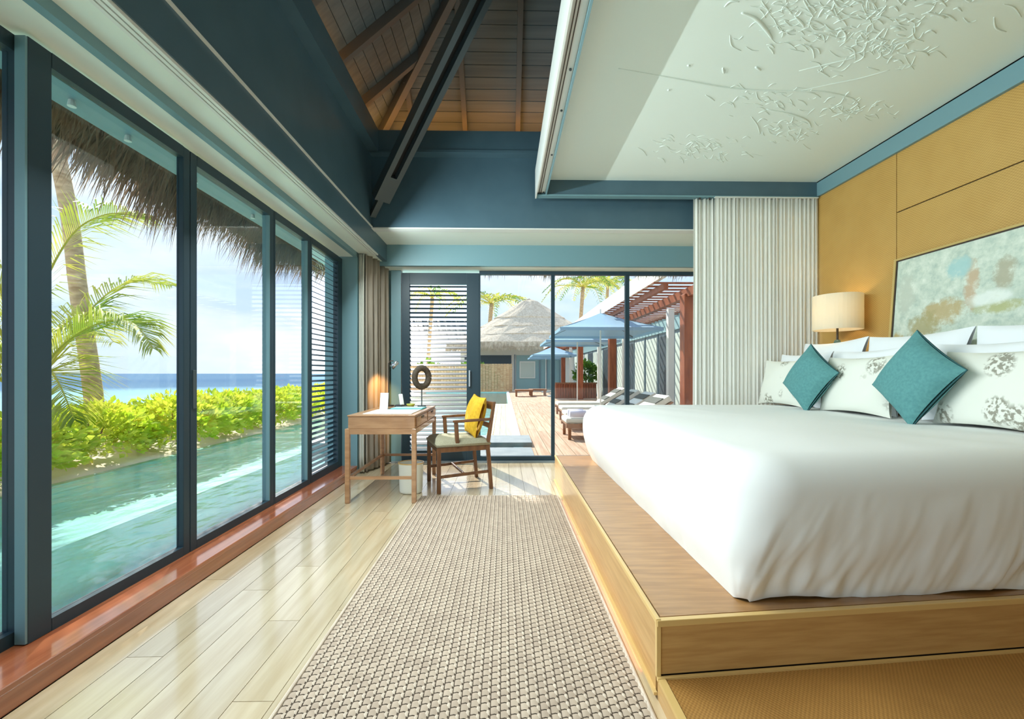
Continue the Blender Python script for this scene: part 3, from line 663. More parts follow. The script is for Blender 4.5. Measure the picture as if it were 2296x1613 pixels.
# sheer bed curtain -------------------------------------------------------
def cloth(x0, x1, y, z0, z1, n, amp, seed, axis='x', drift=0, low=None):
    r2 = random.Random(seed); ph = [r2.uniform(0, 6.28) for _ in range(4)]
    def fn(u, v):
        t = u*n*2*math.pi; fl = .75+.25*v
        off = amp*(math.sin(t+.5*math.sin(u*9+ph[0]))+.35*math.sin(t*2.3+ph[1]))*fl*(.8+.3*math.sin(u*17+ph[2]))
        along = x0+(x1-x0)*u+.006*math.sin(v*5+ph[3])*math.sin(t*.5)
        zt = low[1] if low and along > low[0] else z1; z = zt+(z0-zt)*v
        off += drift*(u-.5); return (along, y+off, z) if axis == 'x' else (y+off, along, z)
    return MB().grid(fn, int(n*14), 14)
c1 = tag(empty('bed_curtain', (2.6, 4.24, .3)), 'sheer white bed curtain gathered in fine pleats beneath canopy rail', 'curtain')
cloth(2.14, 3.19, 4.30, .30, CZ-.018, 26, .013, 1).build('cloth', 'sheer', c1, smooth=True, solid=.002)
B(2.13, 3.185, 4.274, 4.303, CZ-.022, CZ-.014).build('header_tape', 'track_white', c1)
c2 = tag(empty('bed_curtain', (1.98, 4.28, .3)), 'narrow sheer curtain panel tied back at the canopy corner of glass doors', 'curtain')
cloth(1.93, 2.17, 4.327, .30, CZ-.02, 6, .018, 2).build('cloth', 'sheer', c2, smooth=True, solid=.002)
for xx in (1.99, 2.09): MB().tube([(xx, 4.315, CZ-.03), (xx, 4.315, CZ-.012)], .008, 8).build('runner', 'dark_wood', c2)
# drape in the window corner ------------------------------------------------
d_ = tag(empty('drape', (-1.45, 5.02, 0)), 'grey brown drape hanging in the corner behind the desk', 'curtain')
cloth(4.75, 5.28, -1.475, .02, 2.42, 6, .042, 4, axis='y', drift=.15, low=(5.05, 2.372)).build('cloth', 'drape', d_, smooth=True, solid=.003)
d_ = tag(empty('drape', (-1.54, 4.76, 0)), 'pale lining curtain beside blue wall return near louvred window', 'curtain')
cloth(-1.59, -1.535, 4.73, .02, 2.41, 2, .012, 5, axis='x').build('cloth', 'drape_liner', d_, smooth=True, solid=.003)

# ================================================================== rug (woven)
RX0, RX1, RY0, RY1 = -.734, .475, .55, 3.84
rug = tag(empty('rug', (-.14, 2.2, 0)), 'long taupe and cream basket woven rug beside the bed platform', 'rug')
B(RX0, RX1, RY0, RY1, .0005, .006).build('backing', 'rug_dark', rug)
nc = 37; pc = (RX1-RX0)/nc; nr = int((RY1-RY0)/.032); pr = (RY1-RY0)/nr
wl_, wt_ = MB(), MB()
def nub(mb, cx, cy, hx, hy, z0, hz):
    k = [(-1, -1, 0), (0, -1, .35), (1, -1, 0), (-1, 0, .45), (0, 0, 1), (1, 0, .45), (-1, 1, 0), (0, 1, .35), (1, 1, 0)]
    mb.add([(cx+a*hx, cy+b*hy, z0+c*hz) for a, b, c in k], [(0, 1, 4, 3), (1, 2, 5, 4), (3, 4, 7, 6), (4, 5, 8, 7)])
for i in range(nc):
    for j in range(nr):
        cx, cy = RX0+(i+.5)*pc, RY0+(j+.5)*pr
        st = .5*pr if i % 2 else 0
        cy2 = min(cy+st, RY1-pr*.4)
        nub(wt_, cx+.001, cy2, pc*.38, pr*.43, .0055, .007)           # taupe cord over
        nub(wl_, cx+pc*.40, cy2+pr*.22, pc*.17, pr*.34, .0058, .0080)  # cream cord crossing
wt_.build('taupe_weave', 'rug_taupe', rug, smooth=True, kind='stuff'); wl_.build('cream_weave', 'rug_light', rug, smooth=True, kind='stuff')
for xx in (RX0-.004, RX1+.002): MB().tube([(xx, RY0, .006), (xx, RY1, .006)], .007, 8).build('edge_cord', 'rug_light', rug)

# ================================================================== desk
DX0, DX1, DY0, DY1 = -1.345, -.745, 3.64, 4.72
dk = tag(empty('writing_desk', ((DX0+DX1)/2, (DY0+DY1)/2, 0)), 'light wooden writing desk with drawers and slim legs beneath the window corner', 'desk')
B(DX0+.025, DX1-.012, DY0+.01, DY1-.01, .632, .735).build('body', 'desk_wood', dk, bevel=.003)
B(DX0+.02, DX1-.006, DY0+.004, DY1-.004, .735, .748).build('top', 'desk_wood', dk, bevel=.003)
for a, b_ in ((DX0, DY0), (DX1-.038, DY0), (DX0, DY1-.038), (DX1-.038, DY1-.038)):
    B(a, a+.038, b_, b_+.038, 0, .632).build('leg', 'desk_wood', dk, bevel=.004)
for y in (DY0+.006, DY1-.034): B(DX0+.038, DX1-.038, y, y+.028, .585, .632).build('apron', 'desk_wood', dk)
for x_ in (DX0+.006, DX1-.034): B(x_, x_+.028, DY0+.038, DY1-.038, .585, .632).build('apron', 'desk_wood', dk)
for y in (DY0+.012, DY1-.03): B(DX0+.038, DX1-.038, y, y+.018, .20, .225).build('stretcher', 'desk_wood', dk)
B(DX0+.012, DX0+.03, DY0+.038, DY1-.038, .20, .225).build('stretcher', 'desk_wood', dk)
for a, b_ in ((DY0+.05, DY0+.52), (DY0+.56, DY1-.05)):
    dr = B(DX1-.013, DX1+.002, a, b_, .645, .725).build('drawer', 'desk_wood', dk, bevel=.002)
    B(DX1+.001, DX1+.006, (a+b_)/2-.06, (a+b_)/2+.06, .70, .718).build('pull', 'dark_wood', dr)
TZ = .7485
tag(B(-1.22, -.80, 3.72, 4.15, TZ, TZ+.006).build('desk_blotter', 'paper', bevel=.002), 'white paper blotter lying on the near end of desk', 'blotter')
bk = tag(empty('folder', (-.95, 4.32, TZ)), 'turquoise folder lying open on the desk', 'folder')
B(-1.115, -.795, 4.20, 4.42, TZ, TZ+.008).build('cover', 'turquoise', bk, bevel=.002); B(-1.105, -.805, 4.21, 4.41, TZ+.008, TZ+.012).build('sheet', mat('aqua_sheet', C(180, 226, 228), .5), bk)
tag(MB().lathe([(0, 0), (.03, 0), (.045, .03), (.043, .034), (.028, .006), (0, .006)], (-.98, 4.52, TZ), 18).build('trinket_dish', 'olive', smooth=True), 'small olive green dish on desk behind turquoise folder', 'dish')
st = tag(empty('card_holder', (-1.17, 4.22, TZ)), 'white upright card stand at window end of desk', 'card stand')
B(-1.215, -1.135, 4.19, 4.25, TZ, TZ+.008).build('base', 'paper', st); MB().bar((-1.175, 4.21, TZ+.006), (-1.175, 4.24, TZ+.16), .078, .012, up=(0, 1, 0)).build('card', 'paper', st)
ph = tag(empty('telephone', (-1.1, 4.52, TZ)), 'white and dark cordless telephone standing on desk beside lamp', 'telephone')
B(-1.14, -1.06, 4.48, 4.58, TZ, TZ+.025).build('cradle', 'phone', ph, bevel=.006); MB().bar((-1.07, 4.52, TZ+.02), (-1.095, 4.55, TZ+.135), .042, .022).build('handset', 'paper', ph, bevel=.006)
# desk lamp
dl = tag(empty('desk_lamp', (-1.24, 4.64, TZ)), 'slim desk lamp with small silver tilted head glowing onto drape', 'lamp')
MB().lathe([(0, 0), (.055, 0), (.055, .012), (.012, .016), (0, .016)], (-1.24, 4.64, TZ), 20).build('base', 'dark_wood', dl)
MB().tube([(-1.24, 4.64, TZ+.01), (-1.245, 4.64, TZ+.46), (-1.22, 4.64, TZ+.49), (-1.19, 4.64, TZ+.485)], .006, 8).build('arm', 'dark_wood', dl)
hd = MB(); q = Matrix.Translation((-1.17, 4.64, TZ+.455)) @ Matrix.Rotation(math.radians(48), 4, 'Y')
hd.lathe([(.012, .035), (.020, .032), (.030, -.055), (.027, -.055), (.018, .028)], (0, 0, 0), 18); hd.v = [tuple(q @ Vector(p)) for p in hd.v]
hd.build('head', 'chrome', dl, smooth=True)
l = light('desk_lamp_light', 'SPOT', (-1.24, 4.70, TZ+.42), 20, (1, .5, .16), aim=(-1.43, 5.0, TZ+.12), spot_size=1.1, spot_blend=.8, shadow_soft_size=.02)
# ring ornament on slim stem
ro = tag(empty('ring_ornament', (-.88, 4.60, TZ)), 'dark brown woven ring ornament on slim stem at far end of desk', 'ornament')
q = Matrix.Translation((-.88, 4.60, TZ+.31)) @ Matrix.Rotation(math.radians(42), 4, 'Z')
rg = MB(); pts = [q @ Vector((.085*math.cos(a*math.pi/16), 0, .10*math.sin(a*math.pi/16))) for a in range(33)]
rg.tube(pts, .032, 10, cap=False).build('ring', 'woven_brown', ro, smooth=True)
MB().tube([(-.88, 4.60, TZ+.01), (-.88, 4.60, TZ+.19)], .006, 8).build('stem', 'steel', ro)
MB().lathe([(0, 0), (.045, 0), (.045, .012), (0, .012)], (-.88, 4.60, TZ), 16).build('base', 'steel', ro)
# waste bin under the desk
bn = tag(empty('waste_bin', (-.86, 3.98, 0)), 'white oval waste bin under the desk', 'bin')
MB().lathe([(0, .004), (.098, .004), (.104, .02), (.112, .262), (.116, .272), (.110, .276), (.104, .262), (.094, .02), (0, .02)], (-.86, 3.98, 0), 32, sx=1.0, sy=.85).build('bin_body', 'paint_white', bn, smooth=True)
MB().lathe([(.112, .272), (.119, .272), (.119, .282), (.112, .282)], (-.86, 3.98, 0), 32, sx=1.0, sy=.85, closed=True).build('rim', 'bed_trim', bn)

# ================================================================== armchair at the desk (local: faces -x)
ch = tag(empty('armchair', (-.46, 4.24, 0), math.radians(20)), 'wooden armchair with grey seat pad and yellow cushion at desk', 'chair')
def cb(n, nm, m='chair_wood', bev=.005): return n.build(nm, m, ch, local=True, bevel=bev)
for s_ in (-1, 1):
    cb(MB().bar((-.235, s_*.25, 0), (-.235, s_*.25, .425), .036, .036), 'leg')
    cb(MB().hexa([(.25, s_*.25-.018, 0), (.285, s_*.25-.018, 0), (.285, s_*.25+.018, 0), (.25, s_*.25+.018, 0)], [(.215, s_*.25-.018, .425), (.25, s_*.25-.018, .425), (.25, s_*.25+.018, .425), (.215, s_*.25+.018, .425)]), 'leg')
    cb(MB().hexa([(.215, s_*.25-.018, .425), (.25, s_*.25-.018, .425), (.25, s_*.25+.018, .425), (.215, s_*.25+.018, .425)], [(.285, s_*.25-.016, .83), (.312, s_*.25-.016, .83), (.312, s_*.25+.016, .83), (.285, s_*.25+.016, .83)]), 'back_post')
    cb(MB().bar((-.10, s_*.25, .655), (.265, s_*.25, .665), .045, .024), 'arm')
    cb(MB().bar((-.06, s_*.25, .40), (-.075, s_*.25, .65), .03, .036), 'arm_post')
    cb(MB().bar((-.235, s_*.25, .40), (.235, s_*.25, .40), .03, .05), 'seat_rail')
    cb(MB().bar((-.235, s_*.25, .15), (.26, s_*.25, .17), .018, .028), 'stretcher')
for x_ in (-.235, .232): cb(MB().bar((x_, -.25, .40), (x_, .25, .40), .03, .05), 'seat_rail')
cb(MB().bar((.0, -.25, .165), (.0, .25, .165), .018, .025), 'stretcher')
cb(MB().bar((.295, -.25, .79), (.295, .25, .79), .022, .075), 'back_rail'); cb(MB().bar((.262, -.25, .60), (.262, .25, .60), .018, .05), 'back_rail')
def padf(u, v):
    a, b = 2*u-1, 2*v-1; e = (max(0, 1-abs(a)**8)*max(0, 1-abs(b)**8))**.5
    return (a*.258, b*.272, .445+.045*e)
pd = MB().grid(padf, 18, 18); pd.add([(-.258, -.272, .425), (.258, -.272, .425), (.258, .272, .425), (-.258, .272, .425), (-.258, -.272, .446), (.258, -.272, .446), (.258, .272, .446), (-.258, .272, .446)], [(0, 3, 2, 1), (0, 1, 5, 4), (1, 2, 6, 5), (2, 3, 7, 6), (3, 0, 4, 7)])
pd.build('seat_pad', 'seat_grey', ch, local=True, smooth=True)
m4 = Matrix.Translation((-.46, 4.24, 0)) @ Matrix.Rotation(math.radians(20), 4, 'Z'); cc = m4 @ Vector((.175, -.02, .685))
pillow('cushion', .42, .40, .14, cc, .24, math.radians(20), math.radians(3), m='yellow', pinch=.08, label='yellow cushion leaning against the back of the armchair', group=None)

# ================================================================== outside, sea side
# pool basin and water
PW = -.12
pool = struct(empty('pool_basin', (-3.5, 8, -1.4)))
B(-4.9, -2.1, -5, 27, -1.0, -.95).build('basin_floor', 'pool_tile', pool); B(-2.1, .15, 5.75, 27, -1.0, -.95).build('basin_floor', 'pool_tile', pool)
B(-5.0, -4.9, -5, 27, -1.45, PW-.006).build('basin_wall', 'pool_ledge', pool); B(-2.1, -1.95, -5, 5.75, -1.45, -.02).build('basin_wall', 'stone_grey', pool)
B(-1.95, .15, 5.6, 5.75, -1.45, -.03).build('basin_wall', 'stone_grey', pool); B(.15, .3, 5.6, 27, -1.45, -.05).build('basin_wall', 'pool_ledge', pool)
B(-4.9, .15, 27, 27.1, -1.45, -.05).build('basin_wall', 'pool_ledge', pool)
B(-4.9, -3.95, -5, 27, -.95, -.45).build('bench_ledge', 'pool_ledge', pool)
wt = MB(); wt.add([(-4.99, -5, PW), (-2.1, -5, PW), (-2.1, 5.75, PW), (.15, 5.75, PW), (.15, 27, PW), (-4.99, 27, PW)], [(0, 1, 2, 5), (2, 3, 4, 5)])
struct(wt.build('pool_water', 'water'))
# sand and sea
sd = MB(); prof = [(-5.0, -.16), (-5.06, -.10), (-5.4, -.04), (-6.5, .06), (-8, .0), (-11, -.35), (-16, -.95), (-40, -2.5)]
def sf(u, v):
    k = u*(len(prof)-1); i = min(int(k), len(prof)-2); f = k-i
    x_, z_ = prof[i][0]+(prof[i+1][0]-prof[i][0])*f, prof[i][1]+(prof[i+1][1]-prof[i][1])*f
    return (x_, -15+v*75, z_+.015*math.sin(v*190+x_*2.3)*(1 if x_ < -5.3 else 0))
struct(sd.grid(sf, 28, 120).build('beach_sand', 'sand', smooth=True))
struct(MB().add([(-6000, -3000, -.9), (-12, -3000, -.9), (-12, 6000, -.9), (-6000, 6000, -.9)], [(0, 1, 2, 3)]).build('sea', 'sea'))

def leafy(cx, cy, cz, rx, ry, rz, n, size, rnd, m, parent, name='foliage'):
    mb = MB()
    for _ in range(n):
        th = rnd.uniform(0, 6.283); u = rnd.uniform(-.85, 1); rad = rnd.uniform(.72, 1.06); s_ = math.sqrt(max(0, 1-(u*u if u > 0 else u**4)))
        bumpy = 1+.16*math.sin(th*3+cx*5)+.10*math.sin(th*7+u*5)
        p = Vector((cx+rx*rad*bumpy*s_*math.cos(th), cy+ry*rad*bumpy*s_*math.sin(th), cz+rz*rad*bumpy*u))
        if p.z < .02: continue
        d = Vector((math.cos(th)*s_+rnd.uniform(-.7, .7), math.sin(th)*s_+rnd.uniform(-.7, .7), u*.6+rnd.uniform(-.2, .9))).normalized()
        a = d.cross(Vector((rnd.uniform(-1, 1), rnd.uniform(-1, 1), rnd.uniform(-1, 1)))).normalized()
        l = size*rnd.uniform(.7, 1.3); w_ = l*.28; nn = d.cross(a)
        mb.add([p, p+d*l*.55+a*w_+nn*l*.06, p+d*l+nn*-.05*l, p+d*l*.55-a*w_+nn*l*.06], [(0, 1, 2, 3)])
    return mb.build(name, m, parent, kind='stuff')
shr = [(-5.70, 4.45, .62), (-5.95, 6.1, .70), (-5.62, 7.3, .76), (-5.85, 8.7, .76), (-5.7, 10.1, .76), (-6.05, 11.7, .76), (-5.9, 13.2, .76), (-6.1, 14.8, .78), (-6.0, 16.6, .8), (-6.2, 18.6, .85), (-7.2, 5.2, .5), (-7.4, 7.9, .48), (-7.4, 9.9, .5), (-7.5, 12.4, .5), (-6.3, 3.2, .55)]
for i, (sx_, sy_, hh) in enumerate(shr):
    rnd = random.Random(40+i); e = empty('shrub', (sx_, sy_, 0))
    tag(e, 'bright green leafy beach shrub in the hedge between pool and sea', 'shrub', 'beach hedge shrubs')
    leafy(sx_+.2, sy_, hh*.43, .70, .92, hh*.44, 3200 if i < 10 else 1500, .105, rnd, 'leaf', e)
    for k in range(5):
        a = rnd.uniform(0, 6.28); r_ = rnd.uniform(.1, .45)
        MB().tube([(sx_+.15*math.cos(a), sy_+.15*math.sin(a), -.1), (sx_+r_*math.cos(a), sy_+r_*math.sin(a), hh*.55)], [.016, .007], 5).build('stem', 'twig', e)

# palms -------------------------------------------------------------------
def bez(P, n):
    P = [Vector(p) for p in P]; Q = []
    for i in range(len(P)-1):
        a, b, c, d = P[max(i-1, 0)], P[i], P[i+1], P[min(i+2, len(P)-1)]
        for k in range(n):
            t = k/n; Q.append(.5*((2*b)+(c-a)*t+(2*a-5*b+4*c-d)*t*t+(3*b-a-3*c+d)*t**3))
    return Q+[P[-1]]
def frond(parent, P, ll, rnd, m='frond', rm='rachis', n=8, droop=.8, wid=.018, step=1, stem=.016):
    Q = bez(P, n); M_ = len(Q)
    o = MB().tube(Q, [stem*(1-.8*i/M_) for i in range(M_)], 6).build('frond', rm, parent)
    mb = MB()
    for i in range(int(M_*.18), M_):
      for rep in range(step):
        t = (i+rep/step)/M_; p = Q[i] if i == M_-1 else Q[i].lerp(Q[i+1], rep/step)
        tg = (Q[min(i+1, M_-1)]-Q[max(i-1, 0)]).normalized(); sd_ = tg.cross(Vector((0, 0, 1)))
        sd_ = sd_.normalized() if sd_.length > 1e-3 else Vector((0, 1, 0))
        L_ = ll*(math.sin(math.pi*min(1, .25+.72*t))**.8)*rnd.uniform(.8, 1.15)
        for s_ in (-1, 1):
            d0 = (sd_*s_*.75+tg*.65+Vector((0, 0, .15+rnd.uniform(-.2, .2)))).normalized()
            m1 = p+d0*L_*.5; e_ = m1+(d0+Vector((0, 0, -droop*rnd.uniform(.7, 1.3)))).normalized()*L_*.5
            a = d0.cross(Vector((0, 0, 1))).normalized()*wid*.5+Vector((0, 0, wid*.35))
            mb.add([p-a*.6, p+a*.6, m1+a, m1-a, e_], [(0, 1, 2, 3), (3, 2, 4)])
    mb.build('leaflets', m, o, kind='stuff')
rp = random.Random(11)
yp = tag(empty('palm', (-5.75, 5.25, -.05)), 'young coconut palm with arching yellow green fronds growing beside the pool', 'palm')
MB().tube([(-5.75, 5.25, -.05), (-5.76, 5.26, .3), (-5.75, 5.28, .75)], [.16, .14, .09], 10).build('trunk', 'trunk', yp, smooth=True)
cr_ = (-5.75, 5.28, .72)
FR = [[cr_, (-5.72, 5.35, 1.9), (-5.40, 5.42, 2.78), (-4.95, 5.42, 3.08), (-4.48, 5.42, 3.06)], [cr_, (-5.5, 5.35, 1.35), (-5.05, 5.42, 1.72), (-4.62, 5.42, 1.72), (-4.38, 5.42, 1.42)],
      [cr_, (-5.55, 5.3, 1.12), (-5.3, 5.2, .98), (-5.12, 5.2, .55)], [cr_, (-6.0, 5.1, 1.9), (-6.15, 4.8, 2.6), (-6.3, 4.3, 2.75)], [cr_, (-5.9, 5.0, 1.5), (-6.0, 4.5, 1.95), (-6.1, 3.9, 1.8)],
      [cr_, (-6.3, 5.4, 1.6), (-7.0, 5.4, 2.1), (-7.7, 5.3, 1.8)], [cr_, (-5.95, 5.8, 1.6), (-6.05, 6.3, 1.95), (-6.1, 6.8, 1.6)], [cr_, (-5.85, 5.0, 1.1), (-6.0, 4.5, 1.3), (-6.05, 4.1, .95)], [cr_, (-5.6, 5.7, 1.7), (-5.5, 6.3, 2.4), (-5.3, 6.9, 2.5)], [cr_, (-5.95, 5.15, 2.2), (-6.1, 5.0, 3.2), (-6.0, 4.7, 3.7)]]
for i, P in enumerate(FR): frond(yp, P, .74, rp, droop=.7, step=3, wid=.015)
tp = tag(empty('palm', (-6.55, 7.0, 0)), 'tall coconut palm with leaning pale trunk rising past the thatched eave', 'palm')
tr = bez([(-6.5, 7.0, -.1), (-6.62, 7.0, 1.0), (-6.82, 7.0, 2.4), (-6.98, 7.0, 3.7), (-7.3, 7.0, 5.4), (-7.5, 7.0, 7.2)], 6)
MB().tube(tr, [.125-.03*i/len(tr)+(.05 if i < 2 else 0) for i in range(len(tr))], 14).build('trunk', 'trunk', tp, smooth=True)
for k in range(9):
    a = k*.7+.3; c = Vector((-7.5, 7.0, 7.2)); u = Vector((math.cos(a), math.sin(a), 0))
    frond(tp, [c, c+u*.8+Vector((0, 0, .6)), c+u*1.9+Vector((0, 0, .6)), c+u*2.9+Vector((0, 0, -.2))], .6, rp, n=6)
op = tag(empty('palm', (-6.35, 4.95, -.05)), 'small palm with bare orange leaf stalk at the edge of the sand', 'palm')
frond(op, [(-6.35, 4.9, -.05), (-6.30, 4.95, .5), (-6.36, 4.95, 1.0), (-6.7, 4.9, 1.45), (-7.3, 4.8, 1.6)], .4, rp, rm='orange_stem', stem=.045)
frond(op, [(-6.35, 4.9, -.05), (-6.5, 5.2, .6), (-6.9, 5.6, 1.0), (-7.4, 6.0, 1.0)], .4, rp, rm='orange_stem', stem=.03)

# thatch fringes on our own eaves -------------------------------------------
def fringe(name, p0, p1, outv, n, seed, m, label, z0=2.80, zb_=2.42, w=.013, cl=1):
    rnd = random.Random(seed); mb = MB(); p0 = Vector(p0); p1 = Vector(p1); outv = Vector(outv); al = (p1-p0).normalized(); ln = (p1-p0).length
    for _ in range(n):
        t = rnd.random(); base = p0+(p1-p0)*t-outv*rnd.uniform(0, .55)
        base.z = z0+rnd.uniform(-.10, .10)+.0
        s_ = t*ln; clump = .10*math.sin(s_*4.1)+.07*math.sin(s_*9.7+1)+.05*math.sin(s_*23)
        L_ = (z0-zb_)+clump*cl+rnd.gauss(0, .06*cl)
        L_ = max(.12, L_)
        tip = base+outv*rnd.uniform(.1, .32)+al*rnd.gauss(0, .05)+Vector((0, 0, -L_)); mid = base.lerp(tip, .5)+outv*.03
        a = al*w*rnd.uniform(.6, 1.2)*.5
        mb.add([base-a, base+a, mid+a, mid-a, tip], [(0, 1, 2, 3), (3, 2, 4)])
    o = mb.build(name, m, ceil, kind='stuff'); return o
fringe('thatch_fringe', (-2.78, -3, 0), (-2.78, 6.1, 0), (-1, 0, 0), 9000, 1, 'straw', 'brown straw')
fringe('thatch_fringe', (-2.75, 6.1, 0), (4.6, 6.1, 0), (0, 1, 0), 5000, 2, 'straw_pale', 'pale straw', z0=2.78, zb_=2.56, cl=.35)

# ================================================================== outside, courtyard side
DZ = -.05
dkk = struct(B(.3, 4.7, 5.42, 28, -.22, -.09).build('deck_base', 'villa_dark'))
x = .30
while x < 4.6:
    y = 5.45-R.random()*2
    while y < 28:
        a, b_ = max(y, 5.45), min(y+4.2, 28)
        if b_-a > .2 and a < 16: B(x+.004, x+.176, a+.004, b_-.004, -.09, DZ).build('plank', 'deck', dkk)
        elif b_-a > .2: B(x, x+.18, a, b_, -.09, DZ).build('plank', 'deck', dkk)
        y += 4.2
    x += .18
struct(B(-.35, .299, 5.46, 6.55, -.3, -.03).box(.299, .42, 5.46, 6.55, -.051, -.03).build('paving', 'stone_grey'))
for yy, x1_ in ((6.7, .44),): tag(B(-3.0, .299, yy, 7.5, -.22, .02).box(.299, x1_, yy, 7.5, -.051, .02).build('stepping_slab', 'stone_grey'), 'grey stone slab bridging the pool outside the glass doors', 'slab')
bw = tag(empty('boardwalk', (-.05, 12, -.09)), 'narrow pale timber boardwalk running along the pool towards thatched villa', 'boardwalk')
for k in range(4): B(-.33+k*.125, -.212+k*.125, 7.55, 16.4, -.10, -.06).build('plank', 'boardwalk', bw)
struct(B(.17, .299, 7.5, 27, -.12, -.02).build('pool_curb', 'curb'))
struct(B(-9.5, 60, 27.1, 90, -.6, -.08).build('ground', 'sand'))
struct(B(4.7, 60, -20, 27.1, -.6, -.08).build('ground', 'sand'))
fe = tag(empty('fence', (-4, 27.3, 0)), 'pale timber board fence at the far end of the pool', 'fence')
for k in range(46): B(-8.2+k*.19, -8.2+k*.19+.175, 27.3, 27.34, -.1 if k < 44 else -.052, 1.72).build('board', 'fence_wood', fe)
for z in (.3, 1.3): B(-8.2, .54, 27.34, 27.40, z, z+.09).build('rail', 'fence_wood', fe)
# thatched villa
vl = tag(empty('villa', (2.0, 33.5, -.08)), 'thatched roof villa with white walls at the far end of the pool deck', 'building')
def thatch_cone(cx, cy, prof, n=28, sx=1, sy=1):
    rnd = random.Random(5); mb = MB(); k0 = 0
    for r_, z_ in prof:
        for j in range(n):
            a = 2*math.pi*j/n; c = abs(math.cos(a))**.85*math.copysign(1, math.cos(a)); s_ = abs(math.sin(a))**.85*math.copysign(1, math.sin(a)); j_ = 1+rnd.uniform(-.012, .012)
            mb.v.append((cx+r_*sx*c*j_, cy+r_*sy*s_*j_, z_+rnd.uniform(-.04, .04)))
    for i in range(len(prof)-1):
        for j in range(n): mb.f.append((i*n+j, i*n+(j+1) % n, (i+1)*n+(j+1) % n, (i+1)*n+j))
    return mb
rf = thatch_cone(2.0, 33.8, [(5.4, 3.0), (6.5, 3.02), (6.35, 3.35), (5.2, 3.95), (5.22, 3.98), (4.0, 4.62), (4.03, 4.66), (2.8, 5.35), (2.82, 5.4), (1.6, 6.15), (.7, 6.75), (.0, 7.0)], 36, 1, .62).build('roof', 'thatch_pale', vl)
rnd = random.Random(8); mb = MB()
for _ in range(2600):
    a = rnd.uniform(math.pi, 2*math.pi); c = abs(math.cos(a))**.85*math.copysign(1, math.cos(a)); s_ = abs(math.sin(a))**.85*math.copysign(1, math.sin(a))
    p = Vector((2.0+6.45*c, 33.8+6.45*.62*s_, 3.25+rnd.uniform(-.1, .1))); w_ = Vector((.045, 0, 0)); tip = p+Vector((rnd.gauss(0, .06), -.1, -rnd.uniform(.25, .6)))
    mb.add([p-w_, p+w_, tip], [(0, 1, 2)])
mb.build('fringe', 'straw_pale', rf, kind='stuff')
B(-3.2, 7.2, 31.6, 36, -.1, 3.1).build('wall', 'villa_white', vl)
for x0_, x1_, z0_, z1_, m in ((-2.9, .55, 1.75, 2.45, 'villa_dark'), (.9, 4.2, -.05, 2.45, 'villa_teal'), (-2.9, .55, -.05, 1.7, 'fence_wood')): B(x0_, x1_, 31.55, 31.62, z0_, z1_).build('panel', m, vl)
wn_ = B(1.15, 2.3, 31.48, 31.56, .75, 2.0).build('window', 'villa_white', vl); B(1.22, 2.23, 31.46, 31.49, .82, 1.93).build('pane', 'villa_curtain', wn_)
for x_ in (.75, 2.6, 3.1, 3.6, 4.1): B(x_, x_+.08, 31.45, 31.55, -.05, 2.5).build('mullion', 'villa_grey', vl)
# long house with pergola on the right
hs_ = tag(empty('house', (5.2, 18, -.08)), 'long white house with glazed doors and striped slat shade beyond the deck', 'building')
B(4.75, 9, 7.0, 29, -.1, 2.75).build('wall', 'villa_grey', hs_)
rr_ = MB().hexa([(4.6, 7.2, 2.75), (9, 7.2, 4.3), (9, 29, 4.3), (4.6, 29, 2.75)], [(4.6, 7.2, 2.85), (9, 7.2, 4.4), (9, 29, 4.4), (4.6, 29, 2.85)]).build('roof', 'villa_white', hs_)
B(2.68, 2.76, 7.2, 29, 2.74, 3.06).build('fascia', 'villa_white', rr_)
for k in range(17):
    y_ = 8.2+k*1.2
    dd = B(4.70, 4.76, y_, y_+1.1, -.03, 2.3).build('door', 'villa_grey', hs_)
    B(4.685, 4.70, y_+.07, y_+1.03, .07, 2.2).build('pane', 'villa_curtain' if k % 3 else 'villa_dark', dd)
B(4.66, 4.74, 8.0, 29, 2.3, 2.75).build('lintel', 'villa_teal', hs_)
for y_ in (10.0, 13.8, 17.5, 21.5, 25): B(3.84, 3.98, y_-.07, y_+.07, -.06, 2.62).build('column', 'villa_white', hs_)
pg = tag(empty('pergola', (3.6, 17, DZ)), 'reddish timber pergola with overhead slats along the house', 'pergola')
for y_ in (7.85, 13.4, 19.0, 24.5): B(3.29, 3.51, y_-.11, y_+.11, DZ, 2.56).build('post', 'red_wood', pg, bevel=.01)
B(3.33, 3.47, 7.4, 28, 2.50, 2.66).build('beam', 'red_wood', pg); B(2.78, 2.86, 7.4, 28, 2.58, 2.68).build('beam', 'red_wood', pg)
s0 = B(2.62, 4.664, 7.45, 7.51, 2.68, 2.705).build('slat', 'red_wood', pg)
for k in range(1, 69): c = link_copy(s0, pg, (s0.location[0], s0.location[1]+k*.30, s0.location[2]))
